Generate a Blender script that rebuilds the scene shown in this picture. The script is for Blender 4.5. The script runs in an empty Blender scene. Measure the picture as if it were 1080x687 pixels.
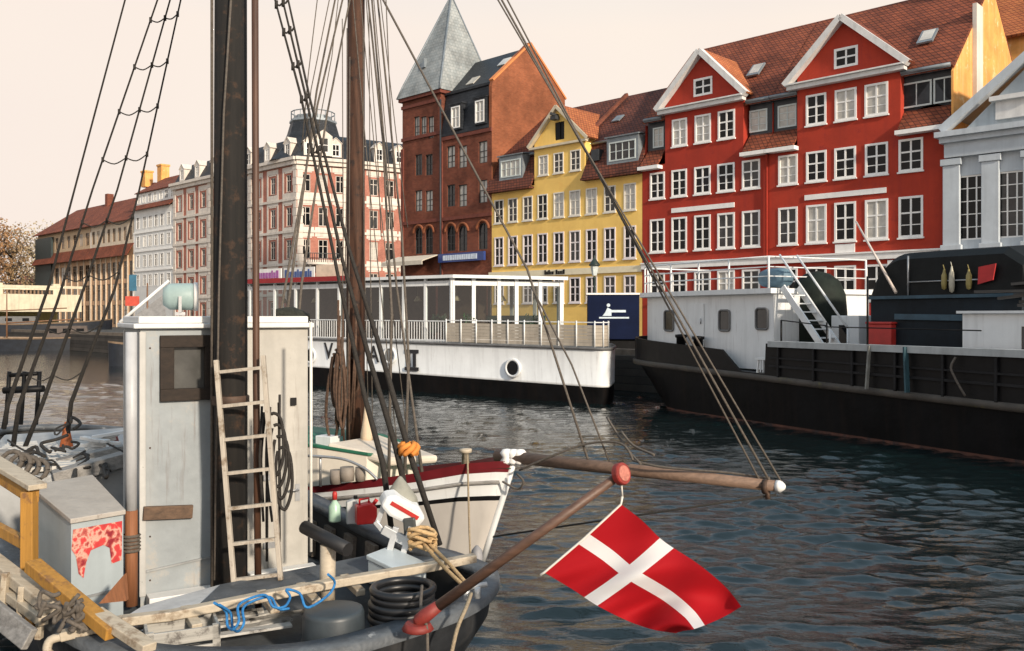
import bpy, math, random
import numpy as np
from mathutils import Vector, Matrix, geometry
random.seed(7)
R = math.radians
SC = bpy.context.scene
COL = SC.collection

# ------------------------------------------------------------------ camera
F, HY, CH = 950.0, 333.0, 3.5          # focal length in photo pixels, horizon row, eye height above the water
cam_d = bpy.data.cameras.new("camera")
cam_d.sensor_width = 36.0
cam_d.lens = F / 1080.0 * 36.0
cam_d.shift_y = -(343.5 - HY) / 1080.0
cam_d.clip_start = 0.1
cam_d.clip_end = 3000
cam = bpy.data.objects.new("camera", cam_d)
cam.location = (0, 0, CH)
cam.rotation_euler = (R(90), 0, 0)
COL.objects.link(cam)
SC.camera = cam

# ------------------------------------------------------------------ sky and sun
SUN_DIR = Vector((0.56, -0.80, 0.38)).normalized()      # towards the sun
elev = math.asin(SUN_DIR.z)
azim = math.atan2(SUN_DIR.x, SUN_DIR.y)
world = bpy.data.worlds.new("World")
SC.world = world
world.use_nodes = True
nt = world.node_tree
nt.nodes.clear()
wo = nt.nodes.new("ShaderNodeOutputWorld")
bg = nt.nodes.new("ShaderNodeBackground")
sky = nt.nodes.new("ShaderNodeTexSky")
sky.sky_type = 'NISHITA'
sky.sun_disc = False
sky.sun_elevation = elev
sky.sun_rotation = azim
sky.dust_density = 3.0
tc = nt.nodes.new("ShaderNodeTexCoord")
sep = nt.nodes.new("ShaderNodeSeparateXYZ")
mr = nt.nodes.new("ShaderNodeMapRange")
mr.inputs[1].default_value = 0.30
mr.inputs[2].default_value = 0.60
mr.inputs[3].default_value = 0.06
mr.inputs[4].default_value = 0.90
ns = nt.nodes.new("ShaderNodeTexNoise")
ns.inputs['Scale'].default_value = 1.6
ns.inputs['Detail'].default_value = 3
cl = nt.nodes.new("ShaderNodeValToRGB")                  # thin high overcast, peach to cream
cl.color_ramp.elements[0].position = 0.3
cl.color_ramp.elements[0].color = (5.35, 4.55, 4.1, 1)
cl.color_ramp.elements[1].position = 0.7
cl.color_ramp.elements[1].color = (5.75, 5.0, 4.3, 1)
mx = nt.nodes.new("ShaderNodeMix")
mx.data_type = 'RGBA'
nt.links.new(tc.outputs['Generated'], sep.inputs[0])
nt.links.new(tc.outputs['Generated'], ns.inputs['Vector'])
nt.links.new(ns.outputs[0], cl.inputs[0])
nt.links.new(sep.outputs['Z'], mr.inputs[0])
nt.links.new(mr.outputs[0], mx.inputs[0])
nt.links.new(cl.outputs[0], mx.inputs[6])
zen = nt.nodes.new("ShaderNodeMix"); zen.data_type = 'RGBA'; zen.inputs[0].default_value = 0.6      # thinner veil overhead: the blue shows
zen.inputs[7].default_value = (2.7, 4.1, 5.2, 1)
nt.links.new(sky.outputs[0], zen.inputs[6])
nt.links.new(zen.outputs[2], mx.inputs[7])
nt.links.new(mx.outputs[2], bg.inputs[0])
bg.inputs[1].default_value = 0.1
nt.links.new(bg.outputs[0], wo.inputs[0])

sun_d = bpy.data.lights.new("sun", 'SUN')
sun_d.energy = 2.7
sun_d.angle = R(3)
sun_d.color = (1.0, 0.86, 0.70)
sun = bpy.data.objects.new("sun", sun_d)
sun.rotation_euler = SUN_DIR.to_track_quat('Z', 'Y').to_euler()
sun.location = (40, -40, 40)
COL.objects.link(sun)

SC.view_settings.view_transform = 'Standard'
SC.view_settings.look = 'None'
SC.view_settings.gamma = 1
SC.view_settings.use_curve_mapping = False
SC.view_settings.exposure = 0.85
SC.render.engine = 'CYCLES'
SC.cycles.use_denoising = True
SC.cycles.max_bounces = 5
SC.cycles.diffuse_bounces = 2
SC.cycles.glossy_bounces = 3
SC.cycles.transmission_bounces = 3

# ------------------------------------------------------------------ pixel helpers (photo pixels -> metres)
def P(px, py, Y):
    return Vector(((px - 540.0) / F * Y, Y, CH - (py - HY) / F * Y))
def PZ(px, py, z):
    return P(px, py, F * (CH - z) / (py - HY))

AX = math.atan(970.0 / F)
SA, CA = math.sin(AX), math.cos(AX)
UX, NX = Vector((SA, -CA, 0)), Vector((CA, SA, 0))       # along the far quay, and away from the canal
ROTZ = AX - math.pi / 2
QZ = 1.8                                                 # height of the far quay
D1, D2 = 43.5, 54.0

# ------------------------------------------------------------------ materials
MATS = {}
def _new(name):
    m = bpy.data.materials.new(name)
    m.use_nodes = True
    return m, m.node_tree, m.node_tree.nodes['Principled BSDF']

def mat(name, col, rough=0.6, var=0.18, scale=3.0, metal=0.0, bump=0.0, bscale=30.0, streak=0.0, dirt=None, dirt_at=0.62, spec=0.5, rust=0.0):
    if name in MATS: return MATS[name]
    m, t, b = _new(name)
    n, l = t.nodes, t.links
    tcx = n.new('ShaderNodeTexCoord')
    no = n.new('ShaderNodeTexNoise'); no.inputs['Scale'].default_value = scale; no.inputs['Detail'].default_value = 6; no.inputs['Roughness'].default_value = .65
    l.new(tcx.outputs['Object'], no.inputs['Vector'])
    rp = n.new('ShaderNodeValToRGB')
    rp.color_ramp.elements[0].position = .3; rp.color_ramp.elements[1].position = .7
    rp.color_ramp.elements[0].color = (*[c * (1 - var) for c in col], 1)
    rp.color_ramp.elements[1].color = (*[min(1, c * (1 + var)) for c in col], 1)
    l.new(no.outputs[0], rp.inputs[0])
    out = rp.outputs[0]
    if streak > 0:
        mp = n.new('ShaderNodeMapping'); mp.inputs['Scale'].default_value = (2.5, 2.5, .18)
        l.new(tcx.outputs['Object'], mp.inputs[0])
        s = n.new('ShaderNodeTexNoise'); s.inputs['Scale'].default_value = 1.6; s.inputs['Detail'].default_value = 5
        l.new(mp.outputs[0], s.inputs['Vector'])
        r2 = n.new('ShaderNodeValToRGB'); r2.color_ramp.elements[0].position = .48; r2.color_ramp.elements[1].position = .75
        l.new(s.outputs[0], r2.inputs[0])
        mm = n.new('ShaderNodeMath'); mm.operation = 'MULTIPLY'; mm.inputs[1].default_value = streak
        l.new(r2.outputs[0], mm.inputs[0])
        mi = n.new('ShaderNodeMix'); mi.data_type = 'RGBA'
        dk = dirt if dirt else [c * .35 for c in col]
        mi.inputs[7].default_value = (*dk, 1)
        l.new(mm.outputs[0], mi.inputs[0]); l.new(out, mi.inputs[6]); out = mi.outputs[2]
    if dirt is not None:
        s = n.new('ShaderNodeTexNoise'); s.inputs['Scale'].default_value = scale * .8 + .5; s.inputs['Detail'].default_value = 9; s.inputs['Roughness'].default_value = .75
        l.new(tcx.outputs['Object'], s.inputs['Vector'])
        r2 = n.new('ShaderNodeValToRGB'); r2.color_ramp.elements[0].position = dirt_at - .03; r2.color_ramp.elements[1].position = dirt_at + .06
        l.new(s.outputs[0], r2.inputs[0])
        mi = n.new('ShaderNodeMix'); mi.data_type = 'RGBA'; mi.inputs[7].default_value = (*dirt, 1)
        l.new(r2.outputs[0], mi.inputs[0]); l.new(out, mi.inputs[6]); out = mi.outputs[2]
    if rust > 0:                                             # thin brown runs below fastenings, and chipped spots
        mp = n.new('ShaderNodeMapping'); mp.inputs['Scale'].default_value = (9, 9, .55); l.new(tcx.outputs['Object'], mp.inputs[0])
        s = n.new('ShaderNodeTexNoise'); s.inputs['Scale'].default_value = 1.3; s.inputs['Detail'].default_value = 7; s.inputs['Roughness'].default_value = .7; l.new(mp.outputs[0], s.inputs['Vector'])
        r2 = n.new('ShaderNodeValToRGB'); r2.color_ramp.elements[0].position = .58; r2.color_ramp.elements[1].position = .74; r2.color_ramp.elements[1].color = (rust, rust, rust, 1); l.new(s.outputs[0], r2.inputs[0])
        mi = n.new('ShaderNodeMix'); mi.data_type = 'RGBA'; mi.inputs[7].default_value = (.10, .05, .025, 1); l.new(r2.outputs[0], mi.inputs[0]); l.new(out, mi.inputs[6]); out = mi.outputs[2]
        s = n.new('ShaderNodeTexNoise'); s.inputs['Scale'].default_value = 13; s.inputs['Detail'].default_value = 8; s.inputs['Roughness'].default_value = .8; l.new(tcx.outputs['Object'], s.inputs['Vector'])
        r2 = n.new('ShaderNodeValToRGB'); r2.color_ramp.elements[0].position = .655; r2.color_ramp.elements[1].position = .675; r2.color_ramp.elements[1].color = (rust, rust, rust, 1); l.new(s.outputs[0], r2.inputs[0])
        mi = n.new('ShaderNodeMix'); mi.data_type = 'RGBA'; mi.inputs[7].default_value = (.085, .07, .06, 1); l.new(r2.outputs[0], mi.inputs[0]); l.new(out, mi.inputs[6]); out = mi.outputs[2]
    l.new(out, b.inputs['Base Color'])
    b.inputs['Roughness'].default_value = rough
    b.inputs['Metallic'].default_value = metal
    b.inputs['Specular IOR Level'].default_value = spec
    if bump > 0:
        bn = n.new('ShaderNodeTexNoise'); bn.inputs['Scale'].default_value = bscale; bn.inputs['Detail'].default_value = 4
        l.new(tcx.outputs['Object'], bn.inputs['Vector'])
        bu = n.new('ShaderNodeBump'); bu.inputs['Strength'].default_value = bump; bu.inputs['Distance'].default_value = .02
        l.new(bn.outputs[0], bu.inputs['Height']); l.new(bu.outputs[0], b.inputs['Normal'])
    MATS[name] = m
    return m

def brick(name, c1, c2, mortar, bw=.25, bh=.08, gap=.008, rough=.85, stain=.35, off=.5, bump=.4):
    if name in MATS: return MATS[name]
    m, t, b = _new(name)
    n, l = t.nodes, t.links
    tcx = n.new('ShaderNodeTexCoord'); se = n.new('ShaderNodeSeparateXYZ'); ad = n.new('ShaderNodeMath'); cb = n.new('ShaderNodeCombineXYZ')
    l.new(tcx.outputs['Object'], se.inputs[0]); l.new(se.outputs[0], ad.inputs[0]); l.new(se.outputs[1], ad.inputs[1])
    l.new(ad.outputs[0], cb.inputs[0]); l.new(se.outputs[2], cb.inputs[1])
    br = n.new('ShaderNodeTexBrick'); br.offset = off
    br.inputs['Scale'].default_value = 1; br.inputs['Brick Width'].default_value = bw; br.inputs['Row Height'].default_value = bh
    br.inputs['Mortar Size'].default_value = gap; br.inputs['Mortar Smooth'].default_value = .3
    br.inputs['Color1'].default_value = (*c1, 1); br.inputs['Color2'].default_value = (*c2, 1); br.inputs['Mortar'].default_value = (*mortar, 1)
    l.new(cb.outputs[0], br.inputs['Vector'])
    no = n.new('ShaderNodeTexNoise'); no.inputs['Scale'].default_value = .55; no.inputs['Detail'].default_value = 7; no.inputs['Roughness'].default_value = .7
    l.new(tcx.outputs['Object'], no.inputs['Vector'])
    rp = n.new('ShaderNodeValToRGB'); rp.color_ramp.elements[0].position = .32; rp.color_ramp.elements[1].position = .68
    rp.color_ramp.elements[0].color = (1 - stain, 1 - stain, 1 - stain, 1); rp.color_ramp.elements[1].color = (1 + stain * .4,) * 3 + (1,)
    l.new(no.outputs[0], rp.inputs[0])
    mu = n.new('ShaderNodeMix'); mu.data_type = 'RGBA'; mu.blend_type = 'MULTIPLY'; mu.inputs[0].default_value = 1
    l.new(br.outputs[0], mu.inputs[6]); l.new(rp.outputs[0], mu.inputs[7])
    l.new(mu.outputs[2], b.inputs['Base Color'])
    b.inputs['Roughness'].default_value = rough
    b.inputs['Specular IOR Level'].default_value = .25
    bu = n.new('ShaderNodeBump'); bu.inputs['Strength'].default_value = bump; bu.inputs['Distance'].default_value = .03; bu.invert = True
    l.new(br.outputs[1], bu.inputs['Height']); l.new(bu.outputs[0], b.inputs['Normal'])
    MATS[name] = m
    return m

def wood(name, c, rough=.65, var=.45, axis=2, dirt=None):
    """long-grained timber; axis = the grain direction in object space"""
    if name in MATS: return MATS[name]
    m, t, b = _new(name)
    n, l = t.nodes, t.links
    tcx = n.new('ShaderNodeTexCoord'); mp = n.new('ShaderNodeMapping')
    sc = [22, 22, 22]; sc[axis] = 1.3
    mp.inputs['Scale'].default_value = sc
    l.new(tcx.outputs['Object'], mp.inputs[0])
    no = n.new('ShaderNodeTexNoise'); no.inputs['Scale'].default_value = 1; no.inputs['Detail'].default_value = 7; no.inputs['Roughness'].default_value = .7
    l.new(mp.outputs[0], no.inputs['Vector'])
    rp = n.new('ShaderNodeValToRGB'); rp.color_ramp.elements[0].position = .3; rp.color_ramp.elements[1].position = .72
    rp.color_ramp.elements[0].color = (*[x * (1 - var) for x in c], 1); rp.color_ramp.elements[1].color = (*[min(1, x * (1 + var)) for x in c], 1)
    l.new(no.outputs[0], rp.inputs[0]); out = rp.outputs[0]
    if dirt:
        s = n.new('ShaderNodeTexNoise'); s.inputs['Scale'].default_value = 6; s.inputs['Detail'].default_value = 8; s.inputs['Roughness'].default_value = .7
        l.new(tcx.outputs['Object'], s.inputs['Vector'])
        r2 = n.new('ShaderNodeValToRGB'); r2.color_ramp.elements[0].position = .54; r2.color_ramp.elements[1].position = .64
        l.new(s.outputs[0], r2.inputs[0])
        mi = n.new('ShaderNodeMix'); mi.data_type = 'RGBA'; mi.inputs[7].default_value = (*dirt, 1)
        l.new(r2.outputs[0], mi.inputs[0]); l.new(out, mi.inputs[6]); out = mi.outputs[2]
    l.new(out, b.inputs['Base Color']); b.inputs['Roughness'].default_value = rough
    bu = n.new('ShaderNodeBump'); bu.inputs['Strength'].default_value = .35; bu.inputs['Distance'].default_value = .01
    l.new(no.outputs[0], bu.inputs['Height']); l.new(bu.outputs[0], b.inputs['Normal'])
    MATS[name] = m
    return m

def glass(name, col=(.012, .014, .016), rough=.06, var=.5):
    if name in MATS: return MATS[name]
    m = mat(name, col, rough, var, .9)
    return m

# ------------------------------------------------------------------ mesh builder
WM = {}
def wmat(o):
    return WM.get(o.name, Matrix())
class MB:
    def __init__(s, M=None): s.v = []; s.f = []; s.sm = []; s.mi = []; s.M = M
    def add(s, vs, fs, smooth=False, mi=0):
        k = len(s.v)
        for p in vs:
            p = Vector(p)
            s.v.append(s.M @ p if s.M else p)
        for f in fs:
            s.f.append([i + k for i in f]); s.sm.append(smooth); s.mi.append(mi)
    def box(s, x0, x1, y0, y1, z0, z1, mi=0):
        s.add([(x0, y0, z0), (x1, y0, z0), (x1, y1, z0), (x0, y1, z0), (x0, y0, z1), (x1, y0, z1), (x1, y1, z1), (x0, y1, z1)],
              [(0, 3, 2, 1), (4, 5, 6, 7), (0, 1, 5, 4), (1, 2, 6, 5), (2, 3, 7, 6), (3, 0, 4, 7)], mi=mi)
    def bar(s, p, q, w, h, up=(0, 0, 1), mi=0):
        """rectangular bar from p to q, w wide sideways and h along up (centred)"""
        p, q = Vector(p), Vector(q); d = (q - p).normalized(); up = Vector(up)
        if abs(d.dot(up)) > .98: up = Vector((1, 0, 0))
        sx = d.cross(up).normalized() * (w / 2); uz = sx.cross(d).normalized() * (h / 2)
        s.add([p - sx - uz, p + sx - uz, p + sx + uz, p - sx + uz, q - sx - uz, q + sx - uz, q + sx + uz, q - sx + uz],
              [(0, 1, 2, 3), (7, 6, 5, 4), (0, 4, 5, 1), (1, 5, 6, 2), (2, 6, 7, 3), (3, 7, 4, 0)], mi=mi)
    def prism(s, pts, ext, mi=0):
        """flat polygon (3-D points) swept along the vector ext"""
        pts = [Vector(p) for p in pts]; ext = Vector(ext); n = len(pts)
        fs = [tuple(range(n))[::-1], tuple(range(n, 2 * n))] + [(i, (i + 1) % n, n + (i + 1) % n, n + i) for i in range(n)]
        s.add(pts + [p + ext for p in pts], fs, mi=mi)
    def slab(s, a, b, c, d, th, mi=0):
        a, b, c, d = map(Vector, (a, b, c, d)); nn = (b - a).cross(d - a).normalized() * -th
        s.prism([a, b, c, d], nn, mi)
    def tube(s, pts, r, n=8, cap=True, mi=0):
        pts = [Vector(p) for p in pts]; m = len(pts)
        rs = r if isinstance(r, (list, tuple)) else [r] * m
        vs, fs = [], []; ref = None
        for i, p in enumerate(pts):
            d = (pts[min(i + 1, m - 1)] - pts[max(i - 1, 0)])
            d = d.normalized() if d.length > 1e-9 else Vector((0, 0, 1))
            if ref is None: ref = d.orthogonal().normalized()
            ref = (ref - d * ref.dot(d)); ref = ref.normalized() if ref.length > 1e-6 else d.orthogonal().normalized()
            bb = d.cross(ref)
            for k in range(n):
                a = 2 * math.pi * k / n
                vs.append(p + (ref * math.cos(a) + bb * math.sin(a)) * rs[i])
        for i in range(m - 1):
            for k in range(n):
                fs.append((i * n + k, i * n + (k + 1) % n, (i + 1) * n + (k + 1) % n, (i + 1) * n + k))
        k0 = len(s.f)
        s.add(vs, fs, True, mi)
        if cap:
            kk = len(s.v) - len(vs)
            s.f.append([kk + k for k in range(n)][::-1]); s.sm.append(False); s.mi.append(mi)
            s.f.append([kk + (m - 1) * n + k for k in range(n)]); s.sm.append(False); s.mi.append(mi)
    def lathe(s, prof, o=(0, 0, 0), n=16, M=None, mi=0, smooth=True, cap=True):
        o = Vector(o); vs, fs = [], []
        for (r, z) in prof:
            for k in range(n):
                a = 2 * math.pi * k / n
                p = Vector((r * math.cos(a), r * math.sin(a), z))
                vs.append(o + (M @ p if M else p))
        for i in range(len(prof) - 1):
            for k in range(n):
                fs.append((i * n + k, i * n + (k + 1) % n, (i + 1) * n + (k + 1) % n, (i + 1) * n + k))
        s.add(vs, fs, smooth, mi)
        b = len(s.v) - len(vs)
        if not cap: return
        if prof[0][0] > 1e-4: s.f.append([b + k for k in range(n)][::-1]); s.sm.append(False); s.mi.append(mi)
        if prof[-1][0] > 1e-4: s.f.append([b + (len(prof) - 1) * n + k for k in range(n)]); s.sm.append(False); s.mi.append(mi)
    def grid(s, rows, smooth=True, close=False, mi=0):
        n = len(rows[0]); vs = [p for r in rows for p in r]; fs = []
        for i in range(len(rows) - 1):
            for k in range(n if close else n - 1):
                fs.append((i * n + k, i * n + (k + 1) % n, (i + 1) * n + (k + 1) % n, (i + 1) * n + k))
        s.add(vs, fs, smooth, mi)
    def build(s, name, m, parent=None, bevel=0.0, world=False, auto=True):
        me = bpy.data.meshes.new(name)
        vs = s.v
        if world and parent is not None:
            inv = wmat(parent).inverted(); vs = [inv @ p for p in vs]
        me.from_pydata([tuple(p) for p in vs], [], s.f)
        me.polygons.foreach_set('use_smooth', s.sm)
        ms = m if isinstance(m, (list, tuple)) else [m]
        for x in ms: me.materials.append(x)
        me.polygons.foreach_set('material_index', s.mi)
        me.update()
        o = bpy.data.objects.new(name, me)
        COL.objects.link(o)
        if parent is not None: o.parent = parent; WM[o.name] = wmat(parent).copy()
        if bevel > 0:
            bv = o.modifiers.new('bevel', 'BEVEL'); bv.width = bevel; bv.segments = 2; bv.limit_method = 'ANGLE'; bv.angle_limit = R(40)
        return o

def empty(name, label, cat, loc, rz=0.0, group=None):
    o = bpy.data.objects.new(name, None)
    o.empty_display_size = .2
    o.location = loc; o.rotation_euler = (0, 0, rz)
    COL.objects.link(o)
    WM[o.name] = Matrix.Translation(Vector(loc)) @ Matrix.Rotation(rz, 4, 'Z')
    o['label'] = label; o['category'] = cat
    if group: o['group'] = group
    return o
def tag(o, label=None, cat=None, group=None, kind=None):
    if label: o['label'] = label
    if cat: o['category'] = cat
    if group: o['group'] = group
    if kind: o['kind'] = kind
    return o
def recenter(o, loc):
    """move a top-level mesh's origin to loc, keeping its geometry where it is"""
    loc = Vector(loc)
    o.data.transform(Matrix.Translation(-loc)); o.location = loc
    return o
def inst(me, name, parent, loc, rz=0.0):
    o = bpy.data.objects.new(name, me); COL.objects.link(o)
    o.parent = parent; o.location = loc; o.rotation_euler = (0, 0, rz)
    return o
def text_mesh(s, size, m, name, parent, M, depth=.01, align='CENTER', sx=1.0):
    cu = bpy.data.curves.new(name, 'FONT'); cu.body = s; cu.size = size; cu.extrude = depth; cu.align_x = align; cu.align_y = 'CENTER'
    cu.offset = size * .008
    to = bpy.data.objects.new(name + '_tmp', cu)
    COL.objects.link(to)
    me = bpy.data.meshes.new_from_object(to.evaluated_get(bpy.context.evaluated_depsgraph_get()))
    bpy.data.objects.remove(to); bpy.data.curves.remove(cu)
    me.name = name
    me.transform(M @ Matrix.Diagonal((sx, 1, 1, 1)))
    me.materials.clear(); me.materials.append(m)
    o = bpy.data.objects.new(name, me); COL.objects.link(o); o.parent = parent
    return o
STAND = Matrix.Rotation(R(90), 4, 'X')          # text upright, facing local -y

def spline(pts, n=6, closed=False):
    pts = [Vector(p) for p in pts]; out = []; m = len(pts)
    rng = range(m if closed else m - 1)
    for i in rng:
        if closed: p0, p1, p2, p3 = pts[i - 1], pts[i], pts[(i + 1) % m], pts[(i + 2) % m]
        else: p0, p1, p2, p3 = pts[max(i - 1, 0)], pts[i], pts[i + 1], pts[min(i + 2, m - 1)]
        for k in range(n):
            t = k / n
            out.append(.5 * ((2 * p1) + (p2 - p0) * t + (2 * p0 - 5 * p1 + 4 * p2 - p3) * t * t + (3 * p1 - p0 - 3 * p2 + p3) * t ** 3))
    if not closed: out.append(pts[-1])
    return out
# ------------------------------------------------------------------ shared materials
WHITE = mat('white_paint', (.86, .85, .82), .5, .05, 2.0, streak=.18, dirt=None)
OFFW = mat('aged_white_paint', (.70, .70, .68), .5, .10, 2.5, streak=.30)
GLASS = mat('window_glass', (.007, .008, .009), .05, .5, .9, spec=.22)
GLASS2 = glass('window_glass_curtained', (.50, .48, .43), .12, .35)
GLASS3 = glass('window_glass_dark_grey', (.03, .031, .032), .08, .8)  # dark grey panes, a little paler than the plain window glass
TILE = brick('red_roof_tiles', (.20, .058, .032), (.30, .085, .04), (.07, .025, .018), .26, .20, .02, .8, .40, 0.0, .8)
TILE2 = brick('dark_roof_tiles', (.12, .042, .03), (.19, .06, .035), (.045, .02, .016), .26, .20, .02, .8, .45, 0.0, .8)
TILE3 = brick('orange_roof_tiles', (.42, .13, .05), (.50, .17, .06), (.2, .06, .03), .26, .20, .02, .8, .35, 0.0, .8)
SLATE = brick('black_slate', (.022, .026, .032), (.035, .04, .048), (.012, .013, .015), .3, .2, .012, .5, .4, .5, .5)
REDW = mat('red_limewash', (.40, .035, .013), .85, .22, .45, bump=.25, bscale=9, streak=.42, dirt=(.29, .024, .016), dirt_at=.60)
REDW2 = mat('red_limewash_deeper', (.37, .030, .012), .85, .22, .45, bump=.25, bscale=9, streak=.42, dirt=(.27, .022, .015), dirt_at=.60)
YELW = mat('yellow_limewash', (.90, .58, .16), .85, .16, .45, bump=.25, bscale=9, streak=.30, dirt=(.80, .49, .13), dirt_at=.60)
OCHREW = mat('ochre_plaster', (.72, .34, .09), .85, .25, .9, bump=.2, bscale=10, streak=.35, dirt=(.85, .62, .35), dirt_at=.6)
GREYW = mat('grey_blue_stucco', (.50, .55, .59), .7, .10, 1.2, bump=.1, streak=.25)
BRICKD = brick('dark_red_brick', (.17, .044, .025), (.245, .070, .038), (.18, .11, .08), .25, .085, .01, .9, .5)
BRICKO = brick('arch_brick_and_sunlit_gable', (.27, .080, .034), (.35, .11, .048), (.24, .13, .08), .25, .085, .01, .9, .4)  # arch brick; as the end gable, its lighter orange stands in for sunlight
BRICKS = brick('salmon_brick', (.40, .13, .09), (.48, .17, .12), (.44, .30, .24), .25, .085, .01, .9, .3)
DARKW = mat('dark_grey_timber', (.028, .032, .036), .55, .3, 3)
STONE = mat('pale_stucco', (.66, .60, .53), .8, .12, 1.0, bump=.1, streak=.3)
LEAD = mat('zinc_grey', (.22, .25, .27), .5, .25, 2, metal=.3)
COPPER = brick('weathered_spire_shingles', (.29, .32, .325), (.35, .37, .365), (.20, .22, .22), .3, .25, .015, .6, .5, .5, .4)
STEEL = mat('grey_steel', (.35, .36, .37), .4, .2, 8, metal=.6)
BLACKP = mat('black_paint', (.006, .006, .0065), .5, .4, 4, spec=.2)

# ------------------------------------------------------------------ facade tools
class Fc:
    """the plane of a row of facades: pixel columns and rows -> metres along and up the wall"""
    def __init__(s, D, px0, base=QZ):
        s.D, s.base = D, base; s.s0 = 0; s.s0 = s.x(px0)
    def x(s, px, b=0.0):
        t = (px - 540) / F; Y = (s.D + b) / (t * CA + SA); X = t * Y
        return X * SA - Y * CA - s.s0
    def z(s, px, py, b=0.0):
        t = (px - 540) / F; Y = (s.D + b) / (t * CA + SA)
        return CH - (py - HY) / F * Y - s.base
    def root(s, name, label, cat, group=None):
        loc = UX * s.s0 + NX * s.D; loc.z = s.base
        return empty(name, label, cat, loc, ROTZ, group)

def facade(mb, outer, holes, reveal=.14, y=0.0, M=None, mi=0):
    polys = [[Vector((p[0], p[1], 0)) for p in outer]] + [[Vector((p[0], p[1], 0)) for p in h] for h in holes]
    flat = [p for pl in polys for p in pl]
    tris = geometry.tessellate_polygon(polys)
    T = (lambda q: M @ Vector(q)) if M else (lambda q: Vector(q))
    fs = []
    for t in tris:
        a, b, c = [flat[i] for i in t]
        ar = (b.x - a.x) * (c.y - a.y) - (b.y - a.y) * (c.x - a.x)
        if abs(ar) < 1e-7: continue
        fs.append(tuple(t) if ar > 0 else (t[0], t[2], t[1]))
    mb.add([T((p.x, y, p.y)) for p in flat], fs, mi=mi)
    for h in holes:
        n = len(h)
        mb.add([T((p[0], y, p[1])) for p in h] + [T((p[0], y + reveal, p[1])) for p in h],
               [(i, i + n, (i + 1) % n + n, (i + 1) % n) for i in range(n)], mi=mi)

def rect(x, w, z0, z1): return [(x - w / 2, z0), (x + w / 2, z0), (x + w / 2, z1), (x - w / 2, z1)]
def arch(x, w, z0, z1, n=8):
    r = w / 2; c = z1 - r
    return [(x - r, z0), (x + r, z0)] + [(x + r * math.cos(math.pi * k / n), c + r * math.sin(math.pi * k / n)) for k in range(n + 1)]

WCACHE = {}
def window(root, x, z0, w, h, style, y=0.0, M=None, pane=None, rz=0.0):
    key = (round(w, 2), round(h, 2), style)
    if key not in WCACHE:
        st = STYLES[style]; f = MB(); b = st['b']; e = .03; yf, yb = -.035, .06
        W2 = w / 2
        if st.get('arch'):
            o = arch(0, w + 2 * e, -e, h + e); i = arch(0, w - 2 * b, b, h - b); n = len(o)
            vs = [(p[0], yf, p[1]) for p in o] + [(p[0], yf, p[1]) for p in i] + [(p[0], yb, p[1]) for p in o] + [(p[0], yb, p[1]) for p in i]
            fs = []
            for k in range(n):
                k2 = (k + 1) % n
                fs += [(k, k2, n + k2, n + k), (n + k, n + k2, 3 * n + k2, 3 * n + k), (k, 2 * n + k, 2 * n + k2, k2)]
            f.add(vs, fs)
        else:
            f.box(-W2 - e, -W2 + b, yf, yb, -e, h + e); f.box(W2 - b, W2 + e, yf, yb, -e, h + e)
            f.box(-W2 + b, W2 - b, yf, yb, -e, b); f.box(-W2 + b, W2 - b, yf, yb, h - b, h + e)
        z1 = h - b
        for fx in st['mull']: f.box(fx * W2 - st['m'] / 2, fx * W2 + st['m'] / 2, -.005, .05, b, z1)
        for fz in st['tran']: f.box(-W2 + b, W2 - b, -.002, .048, fz * h - st['m'] / 2.2, fz * h + st['m'] / 2.2)
        for fz in st['bar']: f.box(-W2 + b, W2 - b, .008, .042, fz * h - .02, fz * h + .02)
        if st.get('sill'): f.box(-W2 - .08, W2 + .08, -.10, .02, -.11, -.032)
        if st.get('hood'):
            f.box(-W2 - .16, W2 + .16, -.14, .02, h + .18, h + .30); f.box(-W2 - .08, W2 + .08, -.05, .02, h + .032, h + .178)
        if st.get('jamb'):
            j = st['jamb']
            f.box(-W2 - j, -W2 - .032, -.05, .03, -.03, h + .03); f.box(W2 + .032, W2 + j, -.05, .03, -.03, h + .03)
        fm = f.build('window', st['fm']).data
        tmp = [o for o in COL.objects if o.data == fm][0]; bpy.data.objects.remove(tmp)
        p = MB()
        if st.get('arch'):
            a = arch(0, w - .02, .01, h - .01); p.add([(q[0], .03, q[1]) for q in a], [tuple(range(len(a)))])
        else: p.add([(-W2 + .01, .03, .01), (W2 - .01, .03, .01), (W2 - .01, .03, h - .01), (-W2 + .01, .03, h - .01)], [(0, 1, 2, 3)])
        pms = []
        for gm in (GLASS, GLASS3, GLASS2):
            po = p.build('pane', gm); pms.append(po.data); bpy.data.objects.remove(po)
        WCACHE[key] = (fm, pms)
    fm, pms = WCACHE[key]
    loc = Vector((x, y, z0))
    if M: loc = M @ loc
    o = inst(fm, 'window', root, loc, rz)
    if pane is None: pane = random.choices((0, 1, 2), STYLES[style]['mix'])[0]
    po = inst(pms[pane], 'pane', o, (0, 0, 0)); po.rotation_euler = (random.uniform(-1, 1) * .012 / h, 0, random.uniform(-1, 1) * .014 / w)
    return o
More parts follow.
